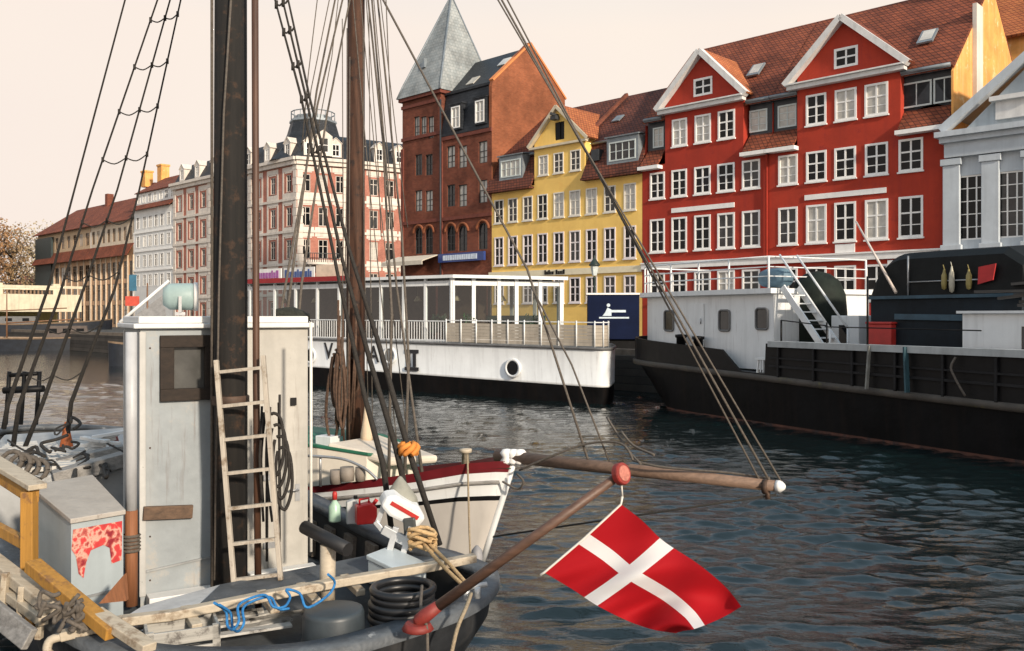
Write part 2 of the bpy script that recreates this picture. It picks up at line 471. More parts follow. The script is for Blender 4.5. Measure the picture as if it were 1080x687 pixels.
STYLES = {
    'dutch': dict(b=.075, m=.085, mull=(0,), tran=(.60,), bar=(.30,), fm=WHITE, mix=(5, 3, 2), sill=True),
    'dutchpale': dict(b=.075, m=.085, mull=(0,), tran=(.60,), bar=(.30,), fm=WHITE, mix=(2, 3, 5), sill=True),
    'small': dict(b=.09, m=.09, mull=(0,), tran=(.52,), bar=(), fm=WHITE, mix=(3, 4, 3)),
    'yellow': dict(b=.06, m=.09, mull=(0,), tran=(.62,), bar=(.33,), fm=mat('pinkish_white_paint', (.74, .68, .68), .5, .08), mix=(8, 2, 0), sill=True),
    'yellowpale': dict(b=.05, m=.07, mull=(0,), tran=(.6,), bar=(.3,), fm=mat('pale_window_paint', (.70, .66, .58), .5, .1), mix=(1, 3, 5), sill=True),
    'dormer': dict(b=.05, m=.05, mull=(0,), tran=(), bar=(.33, .66), fm=mat('pale_green_window_paint', (.55, .60, .58), .5, .1), mix=(1, 2, 7)),
    'dormerwide': dict(b=.05, m=.05, mull=(-.5, 0, .5), tran=(), bar=(.5,), fm=mat('pale_green_window_paint', (.50, .55, .53)), mix=(1, 5, 4)),
    'ware': dict(b=.05, m=.06, mull=(0,), tran=(.55,), bar=(.28,), fm=mat('dark_window_paint', (.03, .03, .03), .5), mix=(0, 1, 8)),
    'warearch': dict(b=.05, m=.06, mull=(0,), tran=(.62,), bar=(.3,), arch=True, fm=mat('dark_window_paint', (.03, .03, .03), .5), mix=(6, 4, 2)),
    'attic': dict(b=.06, m=.06, mull=(0,), tran=(.5,), bar=(), fm=WHITE, mix=(2, 3, 3)),
    'apt': dict(b=.07, m=.07, mull=(0,), tran=(.66,), bar=(), fm=STONE, jamb=.40, hood=True, sill=True, mix=(6, 3, 1)),
    'plain': dict(b=.06, m=.07, mull=(0,), tran=(.62,), bar=(), fm=WHITE, mix=(6, 3, 1)),
    'gallery': dict(b=.06, m=.06, mull=(0,), tran=(.7,), bar=(), fm=mat('brown_window_paint', (.30, .20, .12), .6, .2), mix=(6, 2, 1)),
    'tallgrey': dict(b=.07, m=.06, mull=(-.33, .33), tran=(), bar=(.2, .4, .6, .8), fm=WHITE, mix=(2, 6, 1)),
}

# ------------------------------------------------------------------ water, far quay and ground
def make_water():
    xs = np.concatenate([np.linspace(-160, -24, 90, endpoint=False), np.arange(-24, -9, .2), np.arange(-9, -3, .1), np.arange(-3, 9.5, .05), np.arange(9.5, 14.0, .09), np.arange(14.0, 40, .4), np.linspace(40, 160, 40)])
    ys = np.concatenate([np.linspace(-60, 4, 30, endpoint=False), np.arange(4.0, 8, .1), np.arange(8, 18, .045), np.arange(18, 24, .07), np.arange(24, 46, .15), np.linspace(46, 190, 240)])
    X, Y = np.meshgrid(xs, ys)
    rng = np.random.default_rng(3); Z = np.zeros_like(X)
    env = 0.85 + .3 * np.sin(X * .31 + Y * .17) * np.cos(Y * .23 - X * .12) + .22 * np.sin(X * .83 - Y * .57) + .22 * np.sin(X * 1.7 + Y * 2.3 + np.sin(X * .9))
    for k in range(80):
        lam = .20 * (.80 / .20) ** rng.random(); th = rng.normal(R(97), R(17))
        kx, ky = math.cos(th) * 2 * math.pi / lam, math.sin(th) * 2 * math.pi / lam
        Z += .0044 * lam ** .72 * np.sin(kx * X + ky * Y + rng.random() * 6.28 + .6 * np.sin(.7 * X + k) * np.cos(.6 * Y - k))
    Z = (Z + .35 * np.abs(Z)) * env
    fade = np.clip((60 - np.abs(Y - 4)) / 40, .15, 1); Z *= fade
    nx, ny = len(xs), len(ys)
    co = np.stack([X, Y, Z], -1).reshape(-1, 3).astype(np.float32)
    idx = np.arange(nx * ny).reshape(ny, nx)
    q = np.stack([idx[:-1, :-1], idx[:-1, 1:], idx[1:, 1:], idx[1:, :-1]], -1).reshape(-1)
    me = bpy.data.meshes.new('water'); nf = len(q) // 4
    me.vertices.add(nx * ny); me.vertices.foreach_set('co', co.ravel())
    me.loops.add(len(q)); me.loops.foreach_set('vertex_index', q.astype(np.int32))
    me.polygons.add(nf); me.polygons.foreach_set('loop_start', np.arange(0, len(q), 4, dtype=np.int32))
    me.polygons.foreach_set('use_smooth', np.ones(nf, dtype=bool))
    me.update(); me.validate()
    m, t, b = _new('canal_water')
    n, l = t.nodes, t.links
    b.inputs['Base Color'].default_value = (.004, .010, .011, 1); b.inputs['Roughness'].default_value = .03; b.inputs['IOR'].default_value = 1.6
    tcx = n.new('ShaderNodeTexCoord'); mp = n.new('ShaderNodeMapping'); mp.inputs['Scale'].default_value = (1, 1.8, 1); mp.inputs['Rotation'].default_value = (0, 0, R(8))
    no = n.new('ShaderNodeTexNoise'); no.inputs['Scale'].default_value = 5.5; no.inputs['Detail'].default_value = 4; no.inputs['Roughness'].default_value = .55
    bu = n.new('ShaderNodeBump'); bu.inputs['Strength'].default_value = .42; bu.inputs['Distance'].default_value = .03
    l.new(tcx.outputs['Object'], mp.inputs[0]); l.new(mp.outputs[0], no.inputs['Vector']); l.new(no.outputs[0], bu.inputs['Height']); l.new(bu.outputs[0], b.inputs['Normal'])
    me.materials.append(m)
    o = bpy.data.objects.new('water', me); COL.objects.link(o); tag(o, kind='structure')
make_water()

def WP(s, D, z):                      # point on the far side: s along the quay, D across the canal
    p = UX * s + NX * D; return Vector((p.x, p.y, z))
QD = 34.0
gm = MB()
gm.add([WP(-400, QD, QZ), WP(160, QD, QZ), WP(300, 900, QZ), WP(-900, 900, QZ)], [(0, 1, 2, 3)])
tag(gm.build('ground', brick('cobbles', (.16, .15, .14), (.22, .20, .18), (.08, .08, .075), .25, .15, .02)), kind='structure')
qw = MB()
qw.slab(WP(-400, QD + .003, -1), WP(160, QD + .003, -1), WP(160, QD + .003, QZ - .16), WP(-400, QD + .003, QZ - .16), -.5)
tag(qw.build('quay_wall', brick('quay_stone', (.05, .045, .04), (.085, .075, .065), (.03, .03, .028), .9, .35, .02)), kind='structure')
kb = MB()
kb.bar(WP(-400, QD + .15, QZ - .02), WP(160, QD + .15, QZ - .02), .55, .28)
tag(kb.build('quay_edge', mat('bolwerk_timber', (.16, .13, .10), .8, .3, 2)), kind='structure')

# ------------------------------------------------------------------ the two red gabled houses
def gable_house(pxl, pxr, gl, gr, ga, wl, wr, name, label, wallm, cols, gcols, gwin, dorm, bars, first):
    fc = Fc(D1, pxl); r = fc.root(name, label, 'house')
    Wd = fc.x(pxr); zE, zG, zA = 10.5, 13.42, 16.3
    xl, xr, xa = fc.x(wl), fc.x(wr), fc.x(ga)
    xgl, xgr = fc.x(gl), fc.x(gr)
    holes, wins = [], []
    rows = [(2.45, 4.15, 'dutch'), (5.42, 7.30, 'dutch'), (8.54, 10.02, 'dutch')]
    for px, w in cols:
        x = fc.x(px)
        for z0, z1, st in rows:
            holes.append(rect(x, w, z0, z1)); wins.append((x, z0, w, z1 - z0, st))
    for px, w in gcols:
        x = fc.x(px); holes.append(rect(x, w * .98, 11.42, 12.92)); wins.append((x, 11.42, w * .98, 1.5, 'dutchpale'))
    gx = fc.x(gwin); holes.append(rect(gx, 1.15, 14.05, 14.98)); wins.append((gx, 14.05, 1.15, .93, 'small'))
    zt = zG + .1
    # one wall sheet: street front with its gable
    rise = (zA - zt) / (xa - xgl)
    out = [(0, 0), (Wd, 0), (Wd, zE), (xr, zE), (xr, zt + (xgr - xr) * (zA - zt) / (xgr - xa)), (xa, zA), (xl, zt + (xl - xgl) * rise), (xl, zE), (0, zE)]
    w = MB(); facade(w, out, holes)
    for xx in (xl, xr):                                       # cheeks of the gable and inner faces
        w.add([(xx, 0, zE), (xx, 1.2, zE), (xx, 1.2, 13.6), (xx, 0, 13.6)], [(0, 1, 2, 3)])
    w.add([(0, .3, 0), (0, 11, 0), (0, 11, 13.0), (0, .3, 13.0)], [(0, 1, 2, 3)])
    w.add([(0, 11, 0), (Wd, 11, 0), (Wd, 11, 13.0), (0, 11, 13.0)], [(0, 1, 2, 3)])
    w.build('wall', wallm, r)
    for a in wins: window(r, *a[:4], a[4])
    # white trim
    t = MB()
    t.box(0.02 if first else -.1, Wd + (.12 if not first else -.02), -.16, .02, 4.42, 4.72); t.box(0.0, Wd, -.22, .02, 4.721, 4.80)
    t.build('band', WHITE, r)
    t = MB()
    for (p, q) in (((xgl, -.17, zG), (xgr, -.17, zG)),):
        t.bar(p, q, .40, .22); t.bar((p[0], -.26, p[2] + .15), (q[0], -.26, q[2] + .15), .5, .07)
    t.build('cornice', OFFW, r)
    t = MB()
    a = Vector((xgl - .15, -.2, zG + .18)); b = Vector((xa, -.2, zA + .18)); c = Vector((xgr + .15, -.2, zG + .18))
    t.bar(a, b, .46, .30, up=(0, 0, 1)); t.bar(b, c, .46, .30, up=(0, 0, 1))
    t.build('gable_moulding', OFFW, r)
    for (x0, x1, zz) in bars:
        t = MB(); t.box(fc.x(x0), fc.x(x1), -.06, .02, zz, zz + .26); t.build('name_board', WHITE, r)
    # skirts, dormer fronts
    for (p0, p1, dw) in dorm:
        x0, x1 = fc.x(p0), fc.x(p1)
        s = MB(); s.slab((x0, -.42, zE - .02), (x1, -.42, zE - .02), (x1, .42, 11.45), (x0, .42, 11.45), .1); s.build('skirt_roof', TILE, r)
        e = MB(); e.box(x0 - .1, x1 + .1, -.52, -.02, zE - .28, zE - .08); e.build('eave', WHITE, r)
        d = MB(); hs = []; ww = []
        for (pp, wd) in dw:
            x = fc.x(pp, .42); hs.append(rect(x, wd, 11.62, 12.75)); ww.append((x, 11.62, wd, 1.13))
        facade(d, [(x0, 11.3), (x1, 11.3), (x1, 13.2), (x0, 13.2)], hs, .1, .42)
        d.build('dormer_front', DARKW, r)
        for a in ww: window(r, *a, 'dormer', y=.42, pane=2)
        g = MB(); g.tube([(x0, -.02, 13.22), (x1, -.02, 13.22)], .09, 8); g.box(x0, x1, .0, .5, 13.10, 13.2); g.build('gutter', LEAD, r)
    # main roof and cross gable roof
    s = MB()
    s.slab((-.02, .0, 13.15), (Wd + .1, .0, 13.15), (Wd + .1, 5.5, 18.5), (-.02, 5.5, 18.5), .14)
    s.slab((Wd + .1, 11.2, 12.9), (-.02, 11.2, 12.9), (-.02, 5.5, 18.497), (Wd + .1, 5.5, 18.497), .14)
    s.build('roof', TILE, r)
    zr = zA + .24; yb = (zr - 13.15) / (5.35 / 5.5) + .05
    s = MB()
    s.slab((xgl - .2, -.3, zG + .2), (xa, -.3, zr), (xa, yb, zr), (xgl - .2, .35, zG + .2), -.1)
    s.slab((xa + .003, -.3, zr), (xgr + .2, -.3, zG + .2), (xgr + .2, .35, zG + .2), (xa + .003, yb, zr), -.1)
    s.build('cross_gable_roof', TILE3 if first else TILE, r)
    return fc, r, Wd
fcL, redL, wL = gable_house(677.5, 811.7, 697, 786.4, 740.5, 701.5, 786.5 - 2.5, 'gabled_house',
    'red gabled house beside the yellow house, with the smaller white-edged gable', REDW2,
    [(693.4, .98), (716.4, .98), (740.9, 1.0), (765.8, 1.02), (792.2, 1.02)], [(716.8, .98), (741.3, 1.0), (766.2, 1.02)], 741.5,
    [(679, 697.5, [(694.5, .7)]), (786.8, 811.5, [(800, 1.0)])], [(708.6, 774.7, 7.6)], True)
fcR, redR, wR = gable_house(811.7, 1003, 833, 956.4, 889.5, 840.9, 949.8, 'gabled_house',
    'red gabled house next to the grey pedimented house, with the larger gable', REDW,
    [(831.1, 1.02), (861, 1.03), (891.4, 1.04), (924.5, 1.06), (960.7, 1.07)], [(860.8, 1.05), (892, 1.07), (924.3, 1.1)], 892.3,
    [(812.2, 840.5, [(830.3, 1.0)]), (950.2, 1002.5, [(966.5, 1.35), (996, .9)])], [(849, 935, 7.6)], False)
w = MB()                                                   # ochre end wall above the lower neighbour
facade_pts = [(.02, 0), (11, 0), (11, 12.9), (5.5, 18.3), (.45, 13.35), (.02, 12.9)]
w.prism([(wR + .004, p[0], p[1]) for p in facade_pts], (.1, 0, 0)); w.build('end_wall', OCHREW, redR)
c = MB(); c.box(wR - .75, wR + .02, 4.6, 5.9, 15.5, 20.6); c.box(wR - .82, wR + .09, 4.53, 5.97, 20.601, 20.8); c.build('chimney', STONE, redR)
c = MB(); c.box(wR + .11, wR + .3, 2.6, 3.5, 6, 16.6); c.build('flue', STONE, redR)
for (root, fc, px, py, b) in ((redL, fcL, 797, 80, 2.2), (redR, fcR, 978, 42, 2.0)):
    x = fc.x(px, b); z = 13.15 + b * (5.35 / 5.5)
    s = MB(); s.slab((x - .38, b - .35, z - .22), (x + .38, b - .35, z - .22), (x + .38, b + .45, z + .56), (x - .38, b + .45, z + .56), -.1); o = s.build('skylight', LEAD, root)
    s = MB(); s.slab((x - .28, b - .27, z - .03), (x + .28, b - .27, z - .03), (x + .28, b + .35, z + .58), (x - .28, b + .35, z + .58), -.03); s.build('pane', GLASS2, o)
pp = MB(); pp.tube([(wL - .12, -.1, 0), (wL - .12, -.1, 10.2), (wL - .12, -.4, 10.45)], .06, 6); pp.build('downpipe', REDW2, redL)
pl = MB(); xx = fcR.x(891.4); pl.box(xx - .5, xx + .5, -.05, .02, 4.82, 5.25); pl.build('plaque', WHITE, redR)
sg = MB(); xx = fcR.x(948); sg.box(xx - .5, xx + .5, -.1, .02, 3.75, 4.35); sg.build('wall_sign', WHITE, redR)
dr = MB(); xx = fcR.x(911); dr.box(xx - .6, xx + .6, -.04, .03, 0, 2.3); dr.build('door', mat('red_door', (.55, .03, .02), .4), redR)

# ------------------------------------------------------------------ yellow house
fc = Fc(D1, 516.3); Y = fc.root('yellow_house', 'yellow house with a stepped-in gable and dark tiled mansard roof', 'house')
Wd = fc.x(677.3); zE = 10.3; xgl, xgr, xa = fc.x(560), fc.x(620), fc.x(588.4); xl, xr = fc.x(563.6), fc.x(616.8); zG, zA = 12.68, 15.0
holes, wins = [], []
for px in (526.5, 541, 556.7, 572.4, 589.5, 606.5, 624, 643.3, 664.4):
    x = fc.x(px)
    for z0, z1, st in ((2.55, 4.1, 'yellow'), (5.15, 7.05, 'yellow'), (8.05, 9.6, 'yellowpale')):
        holes.append(rect(x, .84, z0, z1)); wins.append((x, z0, .84, z1 - z0, st))
for px in (573.2, 589.3, 607):
    x = fc.x(px); holes.append(rect(x, .8, 10.9, 12.15)); wins.append((x, 10.9, .8, 1.25, 'yellowpale'))
xh = fc.x(590.2); holes.append(rect(xh, .8, 13.0, 14.15))
w = MB(); k = (zA - zG) / (xa - xgl); k2 = (zA - zG) / (xgr - xa)
facade(w, [(0, 0), (Wd, 0), (Wd, zE), (xr, zE), (xr, zG + (xgr - xr) * k2), (xa, zA), (xl, zG + (xl - xgl) * k), (xl, zE), (0, zE)], holes)
for xx in (xl, xr): w.add([(xx, 0, zE), (xx, 1.6, zE), (xx, 1.6, 12.9), (xx, 0, 12.9)], [(0, 1, 2, 3)])
w.add([(0, 12, 0), (Wd, 12, 0), (Wd, 12, 12.4), (0, 12, 12.4)], [(0, 1, 2, 3)])
w.build('wall', YELW, Y)
for a in wins: window(Y, *a[:4], a[4])
d = MB(); d.box(xh - .4, xh + .4, .05, .1, 13.0, 14.15); d.box(xh - .03, xh + .03, .0, .05, 13.0, 14.15); d.build('hatch', BLACKP, Y)
d = MB(); d.bar((xa, .3, 14.55), (xa, -.7, 14.6), .14, .16); d.box(xa - .22, xa + .22, -.5, -.1, 14.25, 14.5); d.build('hoist', DARKW, Y)
t = MB(); t.box(0, Wd, -.10, .02, 4.3, 4.68); t.build('band', mat('cream_paint', (.80, .72, .52), .6, .08), Y)
t = MB(); t.bar((xgl, -.1, zG), (xgr, -.1, zG), .25, .14)
t.bar((xgl - .1, -.12, zG + .1), (xa, -.12, zA + .15), .3, .2); t.bar((xa, -.12, zA + .15), (xgr + .1, -.12, zG + .1), .3, .2)
t.build('gable_moulding', mat('cream_stone', (.62, .54, .40), .7, .12), Y)
for (x0, x1) in ((0, xl - .02), (xr + .02, Wd)):
    s = MB(); s.slab((x0, -.4, zE - .05), (x1, -.4, zE - .05), (x1, .75, 12.5), (x0, .75, 12.5), .12); s.build('mansard_roof', TILE2, Y)
    e = MB(); e.box(x0, x1, -.5, -.02, zE - .2, zE - .08); e.build('eave', TILE2, Y)
for (pa, pb) in ((529.5, 549.5), (643.6, 671)):
    x0, x1 = fc.x(pa), fc.x(pb); xm = (x0 + x1) / 2; d = MB()
    facade(d, [(x0 - .2, 10.9), (x1 + .2, 10.9), (x1 + .2, 12.5), (x0 - .2, 12.5)], [rect(xm, x1 - x0, 11.1, 12.2)], .08, -.08)
    d.box(x0 - .2, x0 - .06, -.078, 1.0, 10.9, 12.5); d.box(x1 + .06, x1 + .2, -.078, 1.0, 10.9, 12.5); d.slab((x0 - .3, -.2, 12.5), (x1 + .3, -.2, 12.5), (x1 + .3, 1.3, 12.75), (x0 - .3, 1.3, 12.75), -.08)
    dd = d.build('dormer', LEAD, Y); window(dd, xm, 11.1, x1 - x0, 1.1, 'dormerwide', y=-.08)
d = MB(); x0 = fc.x(627.5); d.box(x0 - .3, x0 + .3, -.02, .5, 11.3, 12.0); dd = d.build('dormer', DARKW, Y)
g = MB()
for (x0, x1) in ((0, xl), (xr, Wd)): g = MB(); g.tube([(x0, .62, 12.55), (x1, .62, 12.55)], .08, 8); g.build('gutter', LEAD, Y)
s = MB()
s.slab((0, .6, 12.52), (Wd, .6, 12.52), (Wd, 6, 16.7), (0, 6, 16.7), .14); s.slab((Wd, 12.2, 12.3), (0, 12.2, 12.3), (0, 6, 16.697), (Wd, 6, 16.697), .14)
s.build('roof', TILE2, Y)
s = MB(); yb = .6 + (zA + .2 - 12.52) / (4.18 / 5.4) + .1
s.slab((xgl - .15, -.2, zG + .1), (xa, -.2, zA + .22), (xa, yb, zA + .22), (xgl - .15, .75, zG + .1), -.1)
s.slab((xa + .003, -.2, zA + .22), (xgr + .15, -.2, zG + .1), (xgr + .15, .75, zG + .1), (xa + .003, yb, zA + .22), -.1)
s.build('cross_gable_roof', TILE3, Y)
v = MB(); v.bar((.05, .5, 12.5), (.05, 6, 16.85), .2, .16); v.build('verge', LEAD, Y)
x0 = fc.x(626, 2); v = MB(); v.slab((x0 - .12, .7, 12.7), (x0 + .12, .7, 12.7), (x0 + .12, 5.6, 16.6), (x0 - .12, 5.6, 16.6), -.2); v.build('party_wall', BRICKD, Y)
sg = MB()
random.seed(11)
xs = fc.x(575.5)
for k in range(11):                                        # illegible dark lettering on the cream band
    if k == 5: xs += .14; continue
    ww = random.choice((.09, .12, .14)); sg.box(xs, xs + ww, -.13, -.102, 4.36, 4.36 + random.choice((.2, .2, .29))); xs += ww + .045
sg.build('lettering', BLACKP, Y)
sl = MB(); b = 3.0; x = fc.x(652, b); z = 12.52 + (b - .6) * (4.18 / 5.4); sl.slab((x - .3, b - .3, z - .17), (x + .3, b - .3, z - .17), (x + .3, b + .3, z + .29), (x - .3, b + .3, z + .29), -.08); sl.build('skylight', LEAD, Y)

# ------------------------------------------------------------------ brick warehouse with the pointed corner tower
fc = Fc(D1, 424.5); Wh = fc.root('brick_warehouse', 'brown brick warehouse with a pointed corner spire and black mansard', 'warehouse')
xt, Wd = fc.x(465), fc.x(518.7); zT = 18.0; zM = 14.75
holes, wins, ah = [], [], []
def ww_(px, w, y0, y1, st):
    x = fc.x(px); z1, z0 = fc.z(px, y0), fc.z(px, y1); st2 = st
    holes.append(arch(x, w, z0, z1) if STYLES[st]['mix'] and STYLES[st].get('arch') else rect(x, w, z0, z1)); wins.append((x, z0, w, z1 - z0, st))
for px in (439.5, 446.8, 454.5): ww_(px, .62, 123, 146, 'ware')
for px in (441.5, 452.5):
    ww_(px, .8, 163, 185, 'ware'); ww_(px, .8, 201, 223, 'ware'); ww_(px, .86, 240, 268, 'warearch')
for px in (475.6, 488):
    ww_(px, .85, 154, 177, 'ware'); ww_(px, .85, 195, 218, 'ware'); ww_(px, .92, 238, 265, 'warearch')
for px, in ((509.3,),): ww_(px, .85, 149, 172, 'ware'); ww_(px, .85, 190, 214, 'ware'); ww_(px, .92, 235, 263, 'warearch')
w = MB()
facade(w, [(0, 0), (Wd, 0), (Wd, zM), (xt, zM), (xt, zT), (0, zT)], holes, .2)
w.add([(0, 0, 0), (0, 5.4, 0), (0, 5.4, zT), (0, 0, zT)], [(0, 1, 2, 3)])
w.add([(xt, 0, zM), (xt, 5.4, zM), (xt, 5.4, zT), (xt, 0, zT)], [(0, 1, 2, 3)])
w.add([(0, 5.4, 10), (xt, 5.4, 10), (xt, 5.4, zT), (0, 5.4, zT)], [(0, 1, 2, 3)])
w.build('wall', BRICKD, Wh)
for a in wins: window(Wh, *a[:4], a[4], y=.1)
t = MB()
for z, x0, x1 in ((zT - .55, 0, xt), (15.0, 0, xt), (8.6, 0, Wd), (3.9, 0, Wd), (zM - .3, xt, Wd)):
    t.box(x0 - .05, x1 + .02, -.1, .02, z, z + .25)
for xx in (.06, xt + .1): t.box(xx - .14, xx + .14, -.11, .02, 0, zM - .31)
t.box(-.2, xt + .2, -.25, 5.6, zT + .002, zT + .25)
t.build('cornice', mat('dark_brick_trim', (.15, .04, .025), .85, .3, 4), Wh)
for (x, z0, wd, h, st) in wins:                            # relieving arches over the windows
    if st == 'warearch':
        t = MB(); rr = wd / 2 + .16; cz = z0 + h - wd / 2
        t.tube([(x + rr * math.cos(math.pi * k / 10), -.03, cz + rr * math.sin(math.pi * k / 10)) for k in range(11)], .1, 6); t.build('brick_arch', BRICKO, Wh)
# spire
cx, cy, za = xt / 2 + .35, 2.7, 26.3
sp = MB(); b4 = [(-.28, -.33, zT + .25), (xt + .28, -.33, zT + .25), (xt + .28, 5.7, zT + .25), (-.28, 5.7, zT + .25)]
m4 = [tuple(Vector(p).lerp(Vector((cx, cy, p[2])), .10) + Vector((0, 0, .9))) for p in b4]
sp.add(b4 + m4 + [(cx, cy, za)], [(0, 1, 5, 4), (1, 2, 6, 5), (2, 3, 7, 6), (3, 0, 4, 7), (4, 5, 8), (5, 6, 8), (6, 7, 8), (7, 4, 8)])
spo = sp.build('spire', COPPER, Wh)
f = MB(); f.tube([(cx, cy, za - .3), (cx, cy, za + 1.6)], .05, 6); f.lathe([(0, 0), (.16, .15), (0, .3)], (cx, cy, za + .1), 8); f.build('finial', LEAD, spo)
for (fx, fz) in ((.50, .28),):
    h = MB(); x = cx - .55; z = zT + 2.4; h.prism([(x - .22, .3, z), (x + .22, .3, z), (x, .42, z + .75)], (0, .8, 0)); h.build('spire_hatch', LEAD, spo)
hp = MB()
for i in range(4): hp.tube([b4[i], m4[i], (cx, cy, za)], .07, 6)
hp.build('hip_ridge', LEAD, spo)
# mansard and end gable
y1, zS, zR = .45, 17.9, 21.1
e = MB(); hs = []; dws = []
for px in (481, 506.5):
    x = fc.x(px, -.1); z0 = fc.z(px, 135 if px < 490 else 129, -.1); hs.append((x, z0))
e.slab((xt + .1, -.05, zM), (Wd - .3, -.05, zM), (Wd - .3, y1, zS), (xt + .1, y1, zS), .12)
e.slab((xt - .9, y1, zS), (Wd - .3, y1, zS), (Wd - .3, 3.9, zR), (xt - .9, 3.9, zR), .12)
e.slab((Wd - .3, 7.7, zS), (xt - .9, 7.7, zS), (xt - .9, 3.9, zR - .003), (Wd - .3, 3.9, zR - .003), .12)
e.box(xt + .05, Wd - .32, y1 - .12, y1 + .1, zS - .05, zS + .12)
e.build('mansard_roof', SLATE, Wh)
for (x, z0) in hs:
    d = MB(); facade(d, [(x - .6, z0 - .15), (x + .6, z0 - .15), (x + .6, z0 + 1.7), (x - .6, z0 + 1.7)], [rect(x, .85, z0, z0 + 1.5)], .08, -.15)
    d.box(x - .6, x - .5, -.149, .6, z0 - .15, z0 + 1.7); d.box(x + .5, x + .6, -.149, .6, z0 - .15, z0 + 1.7); d.box(x - .68, x + .68, -.2, .7, z0 + 1.701, z0 + 1.8)
    dd = d.build('dormer', SLATE, Wh); window(dd, x, z0, .85, 1.5, 'attic', y=-.15, pane=2)
for (px, b) in ((499, 1.4), (526, 1.4), (532, 2.8)):
    x = fc.x(px, b); z = zS + (b - y1) * (zR - zS) / (3.9 - y1); q = (zR - zS) / (3.9 - y1)
    if x > Wd - .9: continue
    s = MB(); s.slab((x - .4, b - .35, z - .35 * q), (x + .4, b - .35, z - .35 * q), (x + .4, b + .35, z + .35 * q), (x - .4, b + .35, z + .35 * q), -.07); s.build('skylight', GLASS2, Wh)
g = MB(); g.prism([(Wd - .28, 0.004, 0), (Wd - .28, 7.7, 0), (Wd - .28, 7.7, zS + .1), (Wd - .28, 4.15, zR + .25), (Wd - .28, 3.65, zR + .25), (Wd - .28, .15, zS + .1), (Wd - .28, .004, zS - .3)], (.27, 0, 0))
g.build('end_wall', BRICKO, Wh)  # sunlight on this gable is painted in as a lighter, more orange brick
g = MB(); g.bar((Wd - .15, 3.9, zR + .28), (Wd - .15, 7.8, zS + .1), .42, .14); g.bar((Wd - .15, 3.9, zR + .281), (Wd - .15, .1, zS + .12), .42, .14); g.build('verge', mat('orange_verge', (.62, .22, .07), .8, .15), Wh)
pp = MB(); pp.tube([(xt + .12, -.14, 0), (xt + .12, -.14, zT - .5)], .07, 6); pp.build('downpipe', DARKW, Wh)
# blue fascia sign with pale unreadable lettering, and the awning beside it
x0, x1 = fc.x(465.5), fc.x(513.5); zs = fc.z(490, 276); s = MB(); s.box(x0, x1, -.32, -.12, zs, zs + .62); so = s.build('fascia_sign', mat('blue_sign', (.03, .06, .22), .4, .1), Wh)
s = MB(); xs = x0 + .55
while xs < x1 - .7:
    wd = random.choice((.16, .2, .24)); s.box(xs, xs + wd, -.345, -.322, zs + .13, zs + .49)
    xs += wd + .05
s.build('lettering', mat('pale_blue_lettering', (.62, .70, .80), .5), so)
a = MB(); x0, x1 = fc.x(420), fc.x(463); za = fc.z(440, 277); a.slab((x0, -1.6, za), (x1, -1.6, za), (x1, -.05, za + .5), (x0, -.05, za + .5), .06); a.box(x0, x1, -1.64, -1.58, za - .3, za - .02)
a.build('awning', mat('cream_canvas', (.62, .56, .46), .8, .1), Wh)

# ------------------------------------------------------------------ grey neoclassical house at the right
fc = Fc(D1 - .25, 1000.5); G = fc.root('pedimented_house', 'pale grey pedimented house with tall pilasters, right of the red houses', 'house')
Wd = fc.x(1190); holes, wins = [], []
for px in (1024.5, 1067, 1112, 1158):
    x = fc.x(px); z0, z1 = fc.z(px, 249), fc.z(px, 187); z0, z1 = 5.1, 8.0
    holes.append(rect(x, 1.15, z0, z1)); wins.append((x, z0, 1.15, z1 - z0, 'tallgrey'))
zc = 9.6
w = MB(); facade(w, [(0, 0), (Wd, 0), (Wd, zc), (0, zc)], holes, .2)
w.add([(0, 0, 0), (0, 9, 0), (0, 9, zc + 1.1), (0, 0, zc + 1.1)], [(0, 1, 2, 3)])
w.build('wall', GREYW, G)
for a in wins: window(G, *a[:4], a[4], y=.08)
for px in (1004.5, 1045.5, 1090, 1135, 1180):
    x = fc.x(px); t = MB(); t.box(x - .36, x + .36, -.2, .02, 4.9, 8.5); t.box(x - .45, x + .45, -.27, .02, 8.501, 8.8); t.box(x - .45, x + .45, -.27, .02, 4.62, 4.899); t.build('pilaster', GREYW, G, bevel=.02)
t = MB(); t.box(-.1, Wd, -.3, .02, 8.85, 9.5); t.box(-.25, Wd, -.5, .02, 9.501, 9.75); t.box(-.4, Wd, -.7, .02, 9.751, 10.0); t.build('entablature', GREYW, G)
t = MB(); t.box(-.05, Wd, -.32, .02, 4.05, 4.6); t.box(-.1, Wd, -.4, .02, 3.3, 4.03); t.build('band', WHITE, G)
xa = fc.x(1095); za = 13.15                                  # pediment
t = MB(); t.prism([(.6, .05, 10.0), (2 * xa - .6, .05, 10.0), (xa, .05, za - .3)], (0, .4, 0)); t.build('tympanum', mat('blue_grey_stucco', (.40, .46, .50), .7, .12, 1.5, streak=.35), G)
t = MB(); t.bar((-.25, -.12, 10.12), (xa, -.12, za), .5, .36); t.bar((xa, -.12, za), (2 * xa + .25, -.12, 10.12), .5, .36); t.build('raking_cornice', GREYW, G)
s = MB(); s.slab((-.5, .2, 10.25), (xa, .2, za + .15), (xa, 9, za + .15), (-.5, 9, 10.25), -.12); s.slab((xa + .003, .2, za + .15), (2 * xa + .5, .2, 10.25), (2 * xa + .5, 9, 10.25), (xa + .003, 9, za + .15), -.12); s.build('roof', LEAD, G)
t = MB(); x = fc.x(1072); t.box(x - .8, x + .8, -.12, .06, 10.3, 11.1); t.bar((x - 1.0, -.2, 11.2), (x + 1.0, -.2, 11.2), .3, .2); t.build('niche', OFFW, G)
